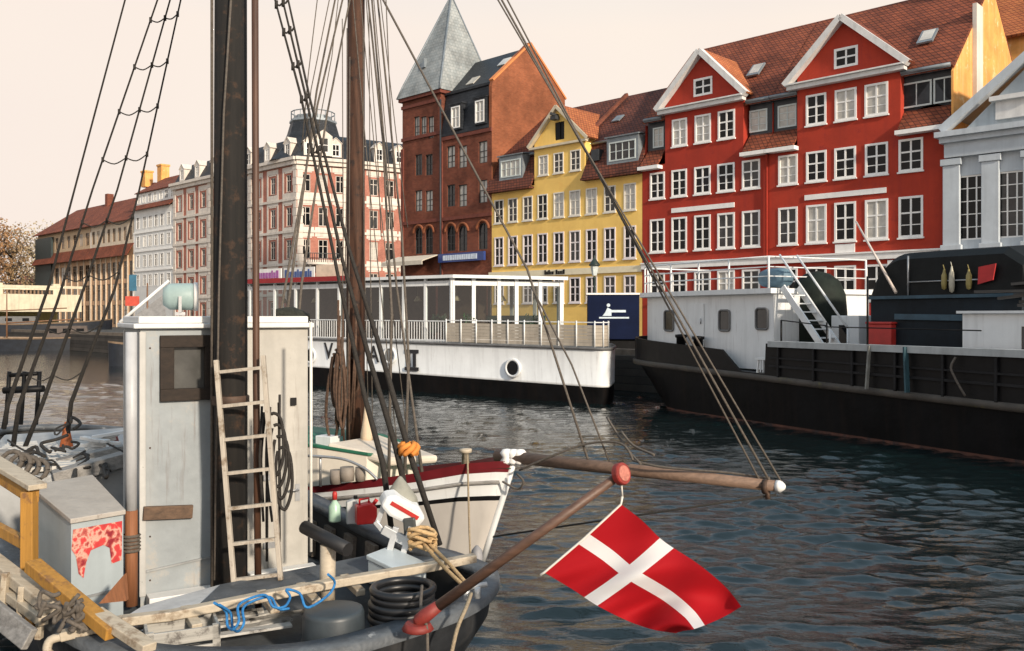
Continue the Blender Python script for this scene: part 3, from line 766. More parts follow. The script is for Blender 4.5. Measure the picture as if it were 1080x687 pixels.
s = MB(); x0, x1 = fc.x(984), fc.x(1023); s.box(x0, x1, -.50, -.402, 3.55, 4.0); so = s.build('shop_sign', OFFW, G)
s = MB(); xs = x0 + .25
while xs < x1 - .3:
    wd = random.choice((.06, .09, .11)); s.box(xs, xs + wd, -.52, -.502, 3.62, 3.93); xs += wd + .035
s.build('lettering', BLACKP, so)
# orange-roofed building behind it
fc2 = Fc(D1 + 14, 1020); O = fc2.root('rear_building', 'orange-roofed ochre building rising behind the grey pedimented house', 'house')
w = MB(); w.box(0, 22, 0, 10, 0, 18.0); w.build('wall', OCHREW, O)
s = MB(); s.slab((-.3, -.4, 17.7), (22, -.4, 17.7), (22, 5, 23), (-.3, 5, 23), -.15); s.slab((22, 10.4, 17.7), (-.3, 10.4, 17.7), (-.3, 5, 22.997), (22, 5, 22.997), -.15); s.build('roof', TILE3, O)

# ------------------------------------------------------------------ corner apartment building with the turret
fc = Fc(D2, 183); A = fc.root('apartment_building', 'red and white corner apartment building with a slate turret', 'apartment block')
inv = wmat(A).inverted()
pB = inv @ P(313, 0, fc.D / ((313 - 540) / F * CA + SA)); xB = fc.x(313)
zc = 19.0
def loc2(px, py):                                            # cornice point (same height all round) -> local plan
    return inv @ P(px, HY, F * (zc + QZ - CH) / (HY - py))
C_, E_ = loc2(368, 170.5), loc2(425, 176.5)
E_ = C_ + (E_ - C_) * 1.5
faces = [((0, 0), (xB, 0)), ((xB, 0), (C_.x, C_.y)), ((C_.x, C_.y), (E_.x, E_.y))]
def face_M(p, q):
    d = Vector((q[0] - p[0], q[1] - p[1], 0)); a = math.atan2(d.y, d.x)
    return Matrix.Translation((p[0], p[1], 0)) @ Matrix.Rotation(a, 4, 'Z'), d.length, a
rowsz = [(1.0, 3.2), (4.5, 6.5), (8.0, 10.1), (11.6, 13.7), (15.4, 17.3)]
wl = MB(); tr = MB(); todo = []
for i, (p, q) in enumerate(faces):
    M, L, ang = face_M(p, q); hs = []
    n = (9, 3, 5)[i]; stp = L / n
    for j in range(n):
        x = stp * (j + .5)
        old = tr.M; tr.M = M; zz = [0] + [q for ab in rowsz for q in ab] + [zc - .72]
        hw = 1.22 if i == 0 else .92
        for c_, d_ in zip(zz[0::2], zz[1::2]): tr.box(x - hw, x + hw, -.035, .02, c_ + .33, d_ - .13)
        if i == 0:
            for (z0, z1) in rowsz: tr.box(x - 1.22, x - .935, -.034, .02, z0 - .13, z1 + .33); tr.box(x + .935, x + 1.22, -.034, .02, z0 - .13, z1 + .33)
        tr.M = old
        for (z0, z1) in rowsz: hs.append(rect(x, 1.05, z0, z1)); todo.append((M, ang, x, z0, z1))
    facade(wl, [(0, 0), (L, 0), (L, zc), (0, zc)], hs, .2, 0, M)
    old = tr.M; tr.M = M
    for z in (3.85, 7.25, 10.85, 14.4): tr.box(-.02, L + .02, -.14, .02, z, z + .28)
    tr.box(-.1, L + .1, -.35, .02, zc - .7, zc - .25); tr.box(-.2, L + .2, -.6, .02, zc - .249, zc + .1)
    for xx in (.35, L - .35) + ((stp * 3, stp * 6) if i == 0 else ()):
        for k in range(22): tr.box(xx - (.4 if k % 2 else .3), xx + (.4 if k % 2 else .3), -.08, .02, .1 + k * .84, .1 + k * .84 + .8)
    tr.M = None
wl.add([(0, 0, 0), (0, 14, 0), (0, 14, zc), (0, 0, zc)], [(0, 1, 2, 3)])
wl.build('wall', BRICKS, A); tr.build('stucco_trim', STONE, A)
for (M, ang, x, z0, z1) in todo: window(A, x, z0, 1.05, z1 - z0, 'apt', M=M @ Matrix.Translation((0, .1, 0)), rz=ang)
# mansard
rf = MB(); back = [(0, 14), (xB - 2, 14), (E_.x - 9, E_.y + 12)]
pl = [Vector((0, 0, 0)), Vector((xB, 0, 0)), Vector((C_.x, C_.y, 0)), Vector((E_.x, E_.y, 0))]
ctr = Vector((xB - 1, 11, 0)); ins = []
for i, p in enumerate(pl):
    pr = (p - pl[i - 1]).normalized() if i else None; nx_ = (pl[i + 1] - p).normalized() if i < 3 else None
    dn = (Vector((-(pr or nx_).y, (pr or nx_).x, 0)) + Vector((-(nx_ or pr).y, (nx_ or pr).x, 0))).normalized()
    ins.append(p + dn * 1.5)
lo = [p + Vector((0, 0, zc + .1)) for p in pl]; hi = [p + Vector((0, 0, zc + 2.6)) for p in ins]; top = [p.lerp(ctr, .35) + Vector((0, 0, zc + 3.2)) for p in ins]
rf.grid([lo, hi, top], smooth=False); rf.add([*top, ctr + Vector((0, 0, zc + 3.2))], [(0, 1, 2, 3, 4)]); rf.build('mansard_roof', SLATE, A)
for (p, q), n in zip(faces, (7, 2, 4)):
    M, L, ang = face_M(p, q)
    for j in range(n):
        x = L / n * (j + .5); d = MB(M)
        facade(d, [(x - .65, zc + .3), (x + .65, zc + .3), (x + .65, zc + 1.9), (x, zc + 2.5), (x - .65, zc + 1.9)], [rect(x, .8, zc + .5, zc + 1.8)], .1, .12)
        d.box(x - .65, x - .55, .122, 1.6, zc + .3, zc + 1.9); d.box(x + .55, x + .65, .122, 1.6, zc + .3, zc + 1.9)
        d.slab((x - .75, .05, zc + 1.85), (x, .05, zc + 2.55), (x, 1.8, zc + 2.55), (x - .75, 1.8, zc + 1.85), -.06); d.slab((x + .002, .05, zc + 2.55), (x + .75, .05, zc + 1.85), (x + .75, 1.8, zc + 1.85), (x + .002, 1.8, zc + 2.55), -.06)
        dd = d.build('dormer', STONE, A); window(dd, x, zc + .5, .8, 1.3, 'attic', M=M @ Matrix.Translation((0, .16, 0)), rz=ang)
# turret: concave slate tent over the chamfered corner, with a crown
M, L, ang = face_M(*faces[1]); tcx = M @ Vector((L / 2, 5.0, 0))
tq = MB(); zc -= .8; prof = [(5.6, zc + .9), (4.5, zc + 1.9), (3.6, zc + 3.1), (3.0, zc + 4.4), (2.65, zc + 5.6)]
tq.lathe(prof, (tcx.x, tcx.y, 0), 8, Matrix.Rotation(ang + R(22.5), 4, 'Z'), smooth=False); to = tq.build('turret', SLATE, A)
cr = MB(); cr.lathe([(2.55, zc + 5.6), (2.75, zc + 5.75), (2.7, zc + 6.0), (2.2, zc + 6.05), (2.1, zc + 6.5), (0, zc + 6.7)], (tcx.x, tcx.y, 0), 8, Matrix.Rotation(ang + R(22.5), 4, 'Z'), smooth=False)
for k in range(16):
    a = 2 * math.pi * k / 16; p = Vector((tcx.x + 2.5 * math.cos(a), tcx.y + 2.5 * math.sin(a), zc + 6.0)); cr.tube([p, p + Vector((0, 0, .9))], .05, 5)
cr.lathe([(2.45, zc + 6.85), (2.55, zc + 6.85), (2.55, zc + 6.95), (2.45, zc + 6.95), (2.45, zc + 6.85)], (tcx.x, tcx.y, 0), 16, cap=False); cr.build('crown', LEAD, to)
zc += .8
d = MB(M); facade(d, [(L / 2 - 1, zc + .4), (L / 2 + 1, zc + .4), (L / 2 + 1, zc + 2.6), (L / 2, zc + 3.3), (L / 2 - 1, zc + 2.6)], [rect(L / 2, 1.1, zc + .8, zc + 2.4)], .15, -.2)
d.box(L / 2 - 1, L / 2 - .85, -.198, 1.2, zc + .4, zc + 2.6); d.box(L / 2 + .85, L / 2 + 1, -.198, 1.2, zc + .4, zc + 2.6)
dd = d.build('dormer', STONE, to); window(dd, L / 2, zc + .8, 1.1, 1.6, 'attic', M=M @ Matrix.Translation((0, -.12, 0)), rz=ang)
# balcony on the chamfer
b = MB(M); b.box(L / 2 - 2.0, L / 2 + 2.0, -1.2, -.142, 7.3, 7.55)
for k in range(5): b.bar((L / 2 - 1.6 + k * .8, -.15, 6.6), (L / 2 - 1.6 + k * .8, -.9, 7.29), .16, .2)
bo = b.build('balcony', STONE, A)
b = MB(M)
for k in range(17): x = L / 2 - 1.95 + k * .244; b.tube([(x, -1.15, 7.55), (x, -1.15, 8.5)], .035, 5)
b.bar((L / 2 - 2, -1.15, 8.52), (L / 2 + 2, -1.15, 8.52), .08, .08); b.build('railing', DARKW, bo)

# ------------------------------------------------------------------ the tall white house and the two tiled houses further left
fc = Fc(D2, 141.5); V = fc.root('white_house', 'narrow tall white house with red tiled attic beside the apartment block', 'house')
Wd = fc.x(182.8); holes, wins = [], []
for px in (145.7, 152.5, 158.6, 164.8, 171.0, 177.9):
    x = fc.x(px)
    for (a, b) in ((226.5, 239.5), (247.5, 259.5), (268, 281), (289, 301.5)):
        z1, z0 = fc.z(162, a), fc.z(162, b); holes.append(rect(x, 1.0, z0, z1)); wins.append((x, z0, 1.0, z1 - z0, 'plain'))
zE = fc.z(162, 219)
w = MB(); facade(w, [(0, 0), (Wd, 0), (Wd, zE), (0, zE)], holes); w.build('wall', mat('cool_white_stucco', (.70, .70, .68), .7, .08, 1, streak=.2), V)
for a in wins: window(V, *a[:4], a[4])
t = MB()
for py in (243.5, 263.5, 284.5): z = fc.z(162, py); t.box(0, Wd, -.12, .02, z - .12, z + .12)
t.build('band', WHITE, V)
s = MB(); s.slab((0, -.6, zE - .05), (Wd, -.6, zE - .05), (Wd, .3, zE + .8), (0, .3, zE + .8), .1); s.build('skirt_roof', TILE, V)
d = MB(); hs = []; ws = []
for j in range(7): x = Wd / 7 * (j + .5); hs.append(rect(x, .95, zE + 1.0, zE + 2.2)); ws.append((x, zE + 1.0, .95, 1.2))
facade(d, [(0, zE + .7), (Wd, zE + .7), (Wd, zE + 2.5), (0, zE + 2.5)], hs, .1, .3); d.build('attic_front', OFFW, V)
for a in ws: window(V, *a, 'attic', y=.3)
s = MB(); s.slab((0, .0, zE + 2.45), (Wd, .0, zE + 2.45), (Wd, 4.5, zE + 5.2), (0, 4.5, zE + 5.2), .12); s.slab((Wd, 9, zE + 2.3), (0, 9, zE + 2.3), (0, 4.5, zE + 5.197), (Wd, 4.5, zE + 5.197), .12); s.build('roof', TILE, V)
for px, hh in ((151, 6.7), (168, 7.0)):
    x = fc.x(px, 4); c = MB(); c.box(x - .7, x + .7, 4.0, 5.2, zE + 4.5, zE + hh); c.box(x - .8, x + .8, 3.9, 5.3, zE + hh + .001, zE + hh + .25); c.build('chimney', OCHREW, V)

def gallery_house(pxl, pxr, label, upm, n, darkbay):
    fc = Fc(D2, pxl); H = fc.root('tiled_house', label, 'house', 'brown tiled houses at the far end of the canal')
    Wd = fc.x(pxr); pm = (pxl + pxr) / 2; holes, wins = [], []
    z1 = fc.z(pm, 333 - (333 - 262) * (pm + 470) / (100 + 470)); z1 = 10.6; zE = 15.6
    for j in range(n):
        x = Wd / n * (j + .5)
        for (a, b) in ((.4, 3.3), (3.9, 6.4), (7.0, 9.6)): holes.append(rect(x, Wd / n * .62, a, b)); wins.append((x, a, Wd / n * .62, b - a, 'gallery'))
        holes.append(rect(x, Wd / n * .5, 12.6, 14.6)); wins.append((x, 12.6, Wd / n * .5, 2.0, 'gallery'))
    w = MB(); facade(w, [(0, 0), (Wd, 0), (Wd, 11.4), (0, 11.4)], [h for h in holes if h[0][1] < 11]); w.build('wall', mat('brown_plaster', (.55, .34, .20), .8, .25, .8, streak=.3), H)
    w = MB(); facade(w, [(0, 11.4), (Wd, 11.4), (Wd, zE), (0, zE)], [h for h in holes if h[0][1] > 11]); w.build('upper_wall', upm, H)
    for a in wins: window(H, *a[:4], a[4], y=.05)
    t = MB()
    for j in range(n + 1): x = Wd / n * j; t.box(x - .14, x + .14, -.12, .02, 0, 10.4)
    t.build('timber_post', mat('tan_timber', (.66, .54, .40), .7, .2), H)
    s = MB(); s.slab((0, -1.1, 10.3), (Wd, -1.1, 10.3), (Wd, -.02, 12.1), (0, -.02, 12.1), .12); s.build('skirt_roof', TILE, H)
    s = MB(); s.slab((-.6, -.7, zE - .2), (Wd, -.7, zE - .2), (Wd, 5, zE + 4.4), (-.6 if not darkbay else 4, 5, zE + 4.4), .12); s.slab((Wd, 10, zE), (-.6, 10, zE), (-.6 if not darkbay else 4, 5, zE + 4.397), (Wd, 5, zE + 4.397), .12); s.build('roof', TILE, H)
    if darkbay:
        d = MB(); d.box(.2, Wd * .33, -.5, -.14, 2, 14.8); d.build('hoarding', mat('dark_teal_sheeting', (.015, .03, .032), .5, .4), H)
    c = MB(); c.box(Wd * .8 - .5, Wd * .8 + .5, 4.2, 5.2, zE + 3.5, zE + 5.8); c.build('chimney', BRICKD, H)
gallery_house(96, 141, 'brown tiled house next to the narrow white house', mat('cream_plaster', (.62, .52, .40), .8, .2), 8, False)
gallery_house(40, 95.6, 'brown tiled house at the far end of the row, with dark sheeting', mat('tan_plaster', (.52, .38, .24), .8, .2), 9, True)
# ------------------------------------------------------------------ local frames for vessels
class Fr:
    """a frame on the water plan: origin, heading of local x; local y points away from the camera side"""
    def __init__(s, ox, oy, ang): s.o = Vector((ox, oy)); s.a = ang; s.ex = Vector((math.cos(ang), math.sin(ang))); s.ey = Vector((-math.sin(ang), math.cos(ang)))
    def X(s, px, y):
        t = (px - 540) / F
        return (t * (s.o.y + s.ey.y * y) - s.o.x - s.ey.x * y) / (s.ex.x - t * s.ex.y)
    def Y(s, x, y): return s.o.y + s.ex.y * x + s.ey.y * y
    def z(s, x, y, py): return CH - (py - HY) / F * s.Y(x, y)
    def W(s, x, y, z): return Vector((s.o.x + s.ex.x * x + s.ey.x * y, s.o.y + s.ex.y * x + s.ey.y * y, z))
    def empty(s, name, label, cat, group=None): return empty(name, label, cat, (s.o.x, s.o.y, 0), s.a, group)

def stand_alone(mb, name, m, root, loc, label, cat, group=None):
    """a loose thing built in a vessel's own coordinates, left top-level at its real place"""
    o = mb.build(name, m); W = wmat(root); l = Vector(loc)
    o.data.transform(Matrix.Translation(-l)); o.location = W @ l; o.rotation_euler = (0, 0, root.rotation_euler.z); WM[o.name] = Matrix.Translation(W @ l) @ Matrix.Rotation(root.rotation_euler.z, 4, 'Z')
    return tag(o, label, cat, group)
CLEAR = None
def clear_glass():
    global CLEAR
    if CLEAR: return CLEAR
    m, t, b = _new('clear_glass'); n, l = t.nodes, t.links
    n.remove(b); out = n['Material Output']
    tr = n.new('ShaderNodeBsdfTransparent'); tr.inputs[0].default_value = (.62, .67, .66, 1); gl = n.new('ShaderNodeBsdfGlossy'); gl.inputs['Roughness'].default_value = .03
    fl = n.new('ShaderNodeLayerWeight'); fl.inputs[0].default_value = .5; pw = n.new('ShaderNodeMath'); pw.operation = 'POWER'; pw.inputs[1].default_value = 3.5; l.new(fl.outputs['Facing'], pw.inputs[0]); fr = n.new('ShaderNodeMath'); fr.operation = 'MULTIPLY_ADD'; fr.inputs[1].default_value = .6; fr.inputs[2].default_value = .09; l.new(pw.outputs[0], fr.inputs[0]); mx_ = n.new('ShaderNodeMixShader')
    l.new(fr.outputs[0], mx_.inputs[0]); l.new(tr.outputs[0], mx_.inputs[1]); l.new(gl.outputs[0], mx_.inputs[2]); l.new(mx_.outputs[0], out.inputs[0])
    CLEAR = m; return m

BOATW = mat('boat_white', (.74, .76, .76), .4, .06, 1.2, streak=.22, dirt=None, rust=.35)
HULLK = mat('tarred_hull', (.006, .006, .0065), .5, .5, .8, bump=.3, bscale=6, streak=.5, dirt=(.017, .012, .010), dirt_at=.68, spec=.10)
RUST = mat('rusty_bottom_paint', (.09, .035, .022), .8, .5, 2, dirt=(.03, .02, .02), dirt_at=.55)
ROPE = mat('rope_hemp', (.30, .24, .16), .9, .3, 40, bump=.5, bscale=80)
ROPED = mat('rope_tarred', (.022, .019, .016), .8, .4, 30, bump=.5, bscale=80)
ROPEG = mat('rope_grey_brown', (.10, .085, .07), .85, .35, 30)
ROPEW = mat('rope_white', (.68, .66, .60), .85, .1, 30)

# ------------------------------------------------------------------ restaurant ferry
ff = Fr(3.87, 35.0, math.atan2(-.586, .81)); FE = ff.empty('restaurant_ferry', 'long white restaurant ferry with glazed cabin moored below the warehouse', 'ferry')
LF, BF = 26.0, 5.0
def fdeck(x): return 2.2 + .0085 * -x
def fboot(x): return .66 + .015 * -x
def foutline(inset=0.0, flare=0.0):
    pts = [(-LF - 3 + inset, BF / 2)]; 
    near = [(-LF, .9), (-LF + 2, .15), (-LF + 4, 0)] + [(x, 0) for x in np.linspace(-LF + 6, -.7, 16)] + [(-.7 + .7 * math.sin(a), .7 - .7 * math.cos(a)) for a in (R(30), R(60), R(88))]
    pts += near + [(0.15, BF / 2)] + [(x, BF - y) for x, y in near[::-1]]
    out = []
    for x, y in pts:
        yy = BF / 2 + (y - BF / 2) * (1 - flare); xx = x if x < -3 else x - flare * 1.2; xx -= .56 * yy * min(1, max(0, (x + 7) / 6))
        out.append((xx, yy))
    return out
o0, o1, o2 = foutline(0, .10), foutline(0, .035), foutline()
mb = MB(); mb.grid([[(x, y, -.5) for x, y in o0], [(x, y, fboot(x)) for x, y in o1]], close=True); mb.build('lower_hull', HULLK, FE)
mb = MB(); mb.grid([[(x, y, fboot(x) + .002) for x, y in o1], [(x, y, fboot(x) + .09) for x, y in foutline(0, .02)], [(x, y, fboot(x) + .1) for x, y in foutline(0, .028)], [(x, y, fdeck(x)) for x, y in o2]], close=True); mb.build('hull', BOATW, FE)
mb = MB(); mb.add([(x, y, fdeck(x) - .02) for x, y in o2], [tuple(range(len(o2)))]); mb.build('deck', mat('deck_grey', (.20, .19, .17), .7, .25, 2), FE)
mb = MB(); mb.tube([(x, y, fdeck(x) - .02) for x, y in o2] + [(o2[0][0], o2[0][1], fdeck(o2[0][0]) - .02)], .07, 6, cap=False); mb.build('rubbing_strip', mat('grey_rub_rail', (.12, .12, .12), .6, .3), FE)
for px in (327, 411, 541):                                  # portholes
    x = ff.X(px, 0); z = 1.30 if px > 500 else ff.z(x, 0, 375)
    mb = MB(); mb.lathe([(.30, -.03), (.40, -.05), (.42, 0.0), (.40, .06), (.30, .06), (.30, -.03)], (x, .0, z), 20, Matrix.Rotation(R(90), 4, 'X'), cap=False); po = mb.build('porthole', BOATW, FE)
    mb = MB(); mb.lathe([(.302, 0), (.302, .01)], (x, -.02, z), 20, Matrix.Rotation(R(90), 4, 'X')); mb.build('pane', GLASS if px != 411 else mat('grey_deadlight', (.20, .21, .21), .5), po)
INK = mat('black_lettering', (.015, .015, .017), .5, .2)
for ch, px, py in (('L', 290, 372), ('I', 310, 372), ('V', 346.5, 371), ('A', 394, 374.5)):
    x = ff.X(px, 0); text_mesh(ch, 1.12, INK, 'letter', FE, Matrix.Translation((x, .0, ff.z(x, 0, py))) @ STAND, .012, sx=.92)
x = ff.X(434, 0); z = ff.z(x, 0, 380); mb = MB()
for dx in (-.17, .17): mb.box(x + dx - .085, x + dx + .085, -.015, .03, z - .31, z + .31)
mb.box(x - .42, x + .42, -.015, .03, z + .32, z + .48); mb.box(x - .42, x + .42, -.015, .03, z - .48, z - .32); mb.build('letter', INK, FE)
# cabin
xc = ff.X(477, .45); xr2 = ff.X(592, 4.35); zf = 2.3; zr = 5.18
prow = [(-LF + 3, .45), (xc, .45), (xr2, 4.35), (xr2 - .3, 4.6), (-LF + 3, 4.6)]
def wallrun(p, q, posts, zs, name_posts, sill, glassm):
    p, q = Vector((*p, 0)), Vector((*q, 0)); d = (q - p); L = d.length; d.normalize(); nn = Vector((d.y, -d.x, 0))
    mp = MB()
    for k, s_ in enumerate(posts): c = p + d * s_; w = .17 if k in (0, len(posts) - 1) or L < 7 else .13; mp.bar(c + Vector((0, 0, zf)), c + Vector((0, 0, zr)), w, w, up=nn)
    mp.bar(p + Vector((0, 0, zr - .22)), q + Vector((0, 0, zr - .22)), .1, .22)
    mp.build('cabin_posts', BOATW, FE)
    if sill: ms = MB(); ms.bar(p + Vector((0, 0, zf + sill / 2)), q + Vector((0, 0, zf + sill / 2)), .08, sill); ms.build('cabin_sill', BOATW, FE)
    for a, b in zip(posts[:-1], posts[1:]):
        u, v = p + d * (a + .09), p + d * (b - .09); mg = MB(); mg.add([u + Vector((0, 0, zf + sill)), v + Vector((0, 0, zf + sill)), v + Vector((0, 0, zr - .33)), u + Vector((0, 0, zr - .33))], [(0, 1, 2, 3)])
        mg.build('cabin_window', glassm, FE)
L1 = xc + LF - 3
posts = sorted({0.0, L1} | {max(.5, min(L1 - .4, ff.X(px, .45) + LF - 3)) for px in (449, 426, 402, 380, 358, 335, 312, 290, 268, 250)})
wallrun(prow[0], prow[1], posts, 0, 'post', .12, clear_glass())
L2 = (Vector(prow[2]) - Vector(prow[1])).length
wallrun(prow[1], prow[2], [0, L2 * .19, L2 * .42, L2 * .58, L2 * .8, L2], 0, 'post', .18, clear_glass())
mb = MB(); mb.bar((prow[4][0], 4.6, zf + .35), (prow[3][0], 4.6, zf + .35), .06, .7)
for k in range(14): x = prow[4][0] + (prow[3][0] - prow[4][0]) * k / 13; mb.box(x - .09, x + .09, 4.57, 4.63, zf, zr - .1)
mb.build('far_cabin_side', BOATW, FE)
mb = MB(); mb.prism([(prow[0][0] - .3, .2, zr), (xc + .25, .2, zr), (xr2 + .4, 4.3, zr - .06), (xr2, 4.95, zr), (prow[0][0] - .3, 4.95, zr)], (0, 0, .14)); mb.build('cabin_roof', BOATW, FE)
mb = MB(); xa_, xb_ = ff.X(262, .2), ff.X(372, .2); mb.box(xa_, xb_, .12, .198, zr + .02, zr + .26); mb.build('red_fascia', mat('dark_red_fascia', (.28, .012, .015), .5, .1), FE)
for (pa, pb, cm) in ((272, 297, mat('purple_lettering', (.30, .10, .30), .6)), (300, 332, mat('navy_lettering', (.05, .09, .25), .6))):
    xa_, xb_ = ff.X(pa, .3), ff.X(pb, .3); mb = MB(); mb.box(xa_, xb_, .26, .32, zr + .14, zr + .78); so = mb.build('roof_sign', OFFW, FE)
    mb = MB(); xs = xa_ + .1
    while xs < xb_ - .22:
        wd = random.choice((.1, .14, .18)); mb.box(xs, xs + wd, .235, .258, zr + .28, zr + random.choice((.58, .58, .68))); xs += wd + .06
    mb.build('lettering', cm, so)
mb = MB(); xa_, xb_ = ff.X(334, .3), ff.X(366, .3); mb.box(xa_, xb_, .26, .32, zr + .14, zr + .85); mb.build('roof_sign', mat('peach_board', (.70, .55, .42), .6), FE)
# rails: bar railing along the cabin, wind screen round the open stern deck
mb = MB(); xa_, xb_ = ff.X(330, .1), ff.X(471, .1)
x = xa_ - 6
while x < xb_: mb.box(x - .012, x + .012, .09, .115, fdeck(x), fdeck(x) + .95); x += .16
for h in (.12, .98): mb.bar((xa_ - 6, .1, fdeck(xa_) + h), (xb_, .1, fdeck(xb_) + h), .045, .045)
mb.build('railing', BOATW, FE)
scr = mat('windscreen_canvas', (.42, .37, .30), .85, .15, 2, streak=.3)
path = [(xb_, .1), (-.8, .1), (-.52, .3), (-.55, .75), (-1.4, 2.2), (-2.4, 4.0)]
mb = MB()
for a, b in zip(path[:-1], path[1:]):
    for k in range(6): z = .14 + k * .14; mb.bar((*a, fdeck(a[0]) + z), (*b, fdeck(b[0]) + z), .02, .132)
mb.build('wind_screen', scr, FE)
mb = MB()
for i, (a, b) in enumerate(zip(path[:-1], path[1:])):
    n = 9 if i == 0 else 1
    for k in range(n + (i == 3)):
        p = Vector(a).lerp(Vector(b), k / n); mb.tube([(p.x, p.y - .03, fdeck(p.x)), (p.x, p.y - .03, fdeck(p.x) + 1.08)], .03, 6)
    mb.bar((*a, fdeck(a[0]) + 1.02), (*b, fdeck(b[0]) + 1.02), .05, .04)
mb.build('stern_railing', BOATW, FE)
for k, (x, y) in enumerate([(xc - 1.6, 1.6), (xc - 3.4, 1.5), (xc - 5.4, 1.6), (xc + .9, 3.3)]):
    t = MB(); t.lathe([(.25, zf - .02), (.03, zf + .04), (.03, zf + .72)], (x, y, 0), 10); t.lathe([(.42, zf + .72), (.42, zf + .76)], (x, y, 0), 16)
    stand_alone(t, 'cafe_table', mat('dark_table_wood', (.06, .035, .02), .5, .3), FE, (x, y, zf), 'round dark cafe table behind the cabin windows of the white ferry', 'table', 'tables in the ferry cabin')
cw_ = mat('brown_cabin_panelling', (.085, .055, .035), .6, .35, 3)
for (u0, u1) in ((-LF + 4, -LF + 9), (-LF + 10.2, xc - 8.2), (xc - 7, xc - 3.6), (xc - 2.6, xc - .4)): ib = MB(); ib.box(u0, u1, 2.5, 3.5, zf, zr - .05); ib.build('cabin_partition', cw_, FE)
ib = MB(); ib.box(-LF + 3.1, xc - .2, .6, 4.5, zr - .16, zr - .02); ib.prism([(xc - .19, .6, zr - .16), (xr2 - .4, 4.2, zr - .16), (xr2 - .6, 4.5, zr - .16), (xc - .19, 4.5, zr - .16)], (0, 0, .13)); ib.build('ceiling', mat('grey_ceiling', (.20, .20, .19), .7, .2), FE)
rr = random.Random(31)
for k in range(17):
    x, y = (-LF + 4.5 + k * 1.05, .95) if k < 13 else (xc + .1 + (k - 13) * .75, 1.35 + (k - 13) * .95)
    if x > xr2 - .5: continue
    c_ = MB(); c_.box(x - .22, x + .22, y - .2, y + .2, zf + .42, zf + .48); c_.box(x - .22, x - .17, y - .2, y + .2, zf + .48, zf + .98)
    for a_ in (-.19, .19):
        for b_ in (-.17, .17): c_.bar((x + a_, y + b_, zf), (x + a_, y + b_, zf + .42), .04, .04)
    stand_alone(c_, 'chair', mat('dark_chair_wood', (.05, .03, .02), .5, .3), FE, (x, y, zf), 'dark wooden chair behind the cabin windows of the white ferry', 'chair', 'chairs in the ferry cabin')
for k in range(7):
    x, y = (-LF + 5 + k * 2.4, 1.5) if k < 6 else (xc + .9, 3.0); c_ = MB(); c_.tube([(x, y, zr - .2), (x, y, zr - .75)], .012, 5); c_.lathe([(.05, zr - .75), (.2, zr - 1.0), (.19, zr - 1.0), (.04, zr - .76)], (x, y, 0), 12, cap=False); c_.build('pendant_shade', mat('cream_shade', (.55, .45, .30), .6), FE)
for k, (x, y) in enumerate(((xc + .35, 1.2), (xr2 - 1.1, 3.6), (xc - 1.2, .9))):
    c_ = MB(); c_.lathe([(.14, zf), (.19, zf + .4), (.17, zf + .42)], (x, y, 0), 12); po = stand_alone(c_, 'potted_plant', mat('terracotta', (.30, .11, .06), .7), FE, (x, y, zf), 'leafy plant in a terracotta pot behind the ferry cabin glass', 'plant', 'potted plants in the ferry cabin'); c_ = MB()
    for q in range(120): a_ = rr.uniform(0, 6.28); d_ = Vector((math.cos(a_) * rr.uniform(.1, .4), math.sin(a_) * rr.uniform(.1, .4), rr.uniform(.4, 1.25))); b0 = d_; s_ = Vector((rr.gauss(0, .05), rr.gauss(0, .05), rr.gauss(0, .07))); t_ = s_.orthogonal().normalized() * .03; c_.add([b0 - s_, b0 + t_, b0 + s_, b0 - t_], [(0, 1, 2, 3)])
    c_.build('foliage', mat('dark_green_leaves', (.03, .07, .03), .6, .5, 4), po)
ib = MB(); ib.box(xc - 9, xc - 5, 3.2, 3.9, zf, zf + 1.15);  ib.build('bar_counter', mat('dark_interior_wood', (.07, .04, .025), .5, .4), FE)
mb = MB(); mb.box(-LF + 3.2, xr2 - 1, 4.40, 4.54, zf + .72, zf + 1.2); mb.build('bench', mat('teal_upholstery', (.06, .12, .11), .7, .3), FE)
# ------------------------------------------------------------------ black barge with white deckhouse
bx, by = 4.05, -7.7; bl = math.hypot(bx, by); ba = math.atan2(by, bx)
gf = Fr(8.0 - 8.62 * bx / bl, 28.9 - 8.62 * by / bl, ba); GE = gf.empty('barge', 'black barge with white deckhouse moored in front of the red houses', 'barge')
BL, BB = 31.0, 5.5
def bh(x, x0=0.0, p=2.6, L0=3.4):
    if x >= L0 + x0: return BB / 2
    k = max(0.0, (L0 + x0 - x) / L0); return BB / 2 * max(0, 1 - k ** p) ** (1 / p)
sx = [0, .03, .1, .22, .4, .65, 1, 1.4, 1.9, 2.5, 3.2, 4.5, 6, 6.7, 7.0, 7.3, 7.6, 8.75, 8.8, 10, 13, 17, 21, 25, 28, 29.2]
def brow(zf_, x0, sc=1.0):
    near = [(x + x0 * max(0, 1 - x / 6.5) ** 1.5, BB / 2 - sc * bh(x + x0 * max(0, 1 - x / 6.5) ** 1.5, x0), zf_(x)) for x in sx]
    tail = [(30.2, 1.1), (30.9, 2.0), (31, 2.75)]
    near += [(x, y, zf_(x)) for x, y in tail]
    far = [(x, BB - y, z) for x, y, z in near[::-1][1:]]
    return near + far[:-1]
zst = lambda x: 1.72 - .026 * min(x, 16)
def ztop(x):
    if 7.59 < x < 8.77: return zst(x) + .14
    if 6.8 < x < 7.6: k = (x - 6.7) / .9; return (2.68 - .05 * x) * (1 - k) + (zst(x) + .14) * k
    return (2.68 - .05 * x) if x < 8 else (2.62 - .013 * (x - 8))
mb = MB(); r0, r1, r2 = brow(lambda x: -.5, 2.3, .95), brow(lambda x: .07, 1.9, .965), brow(zst, .25, 1)
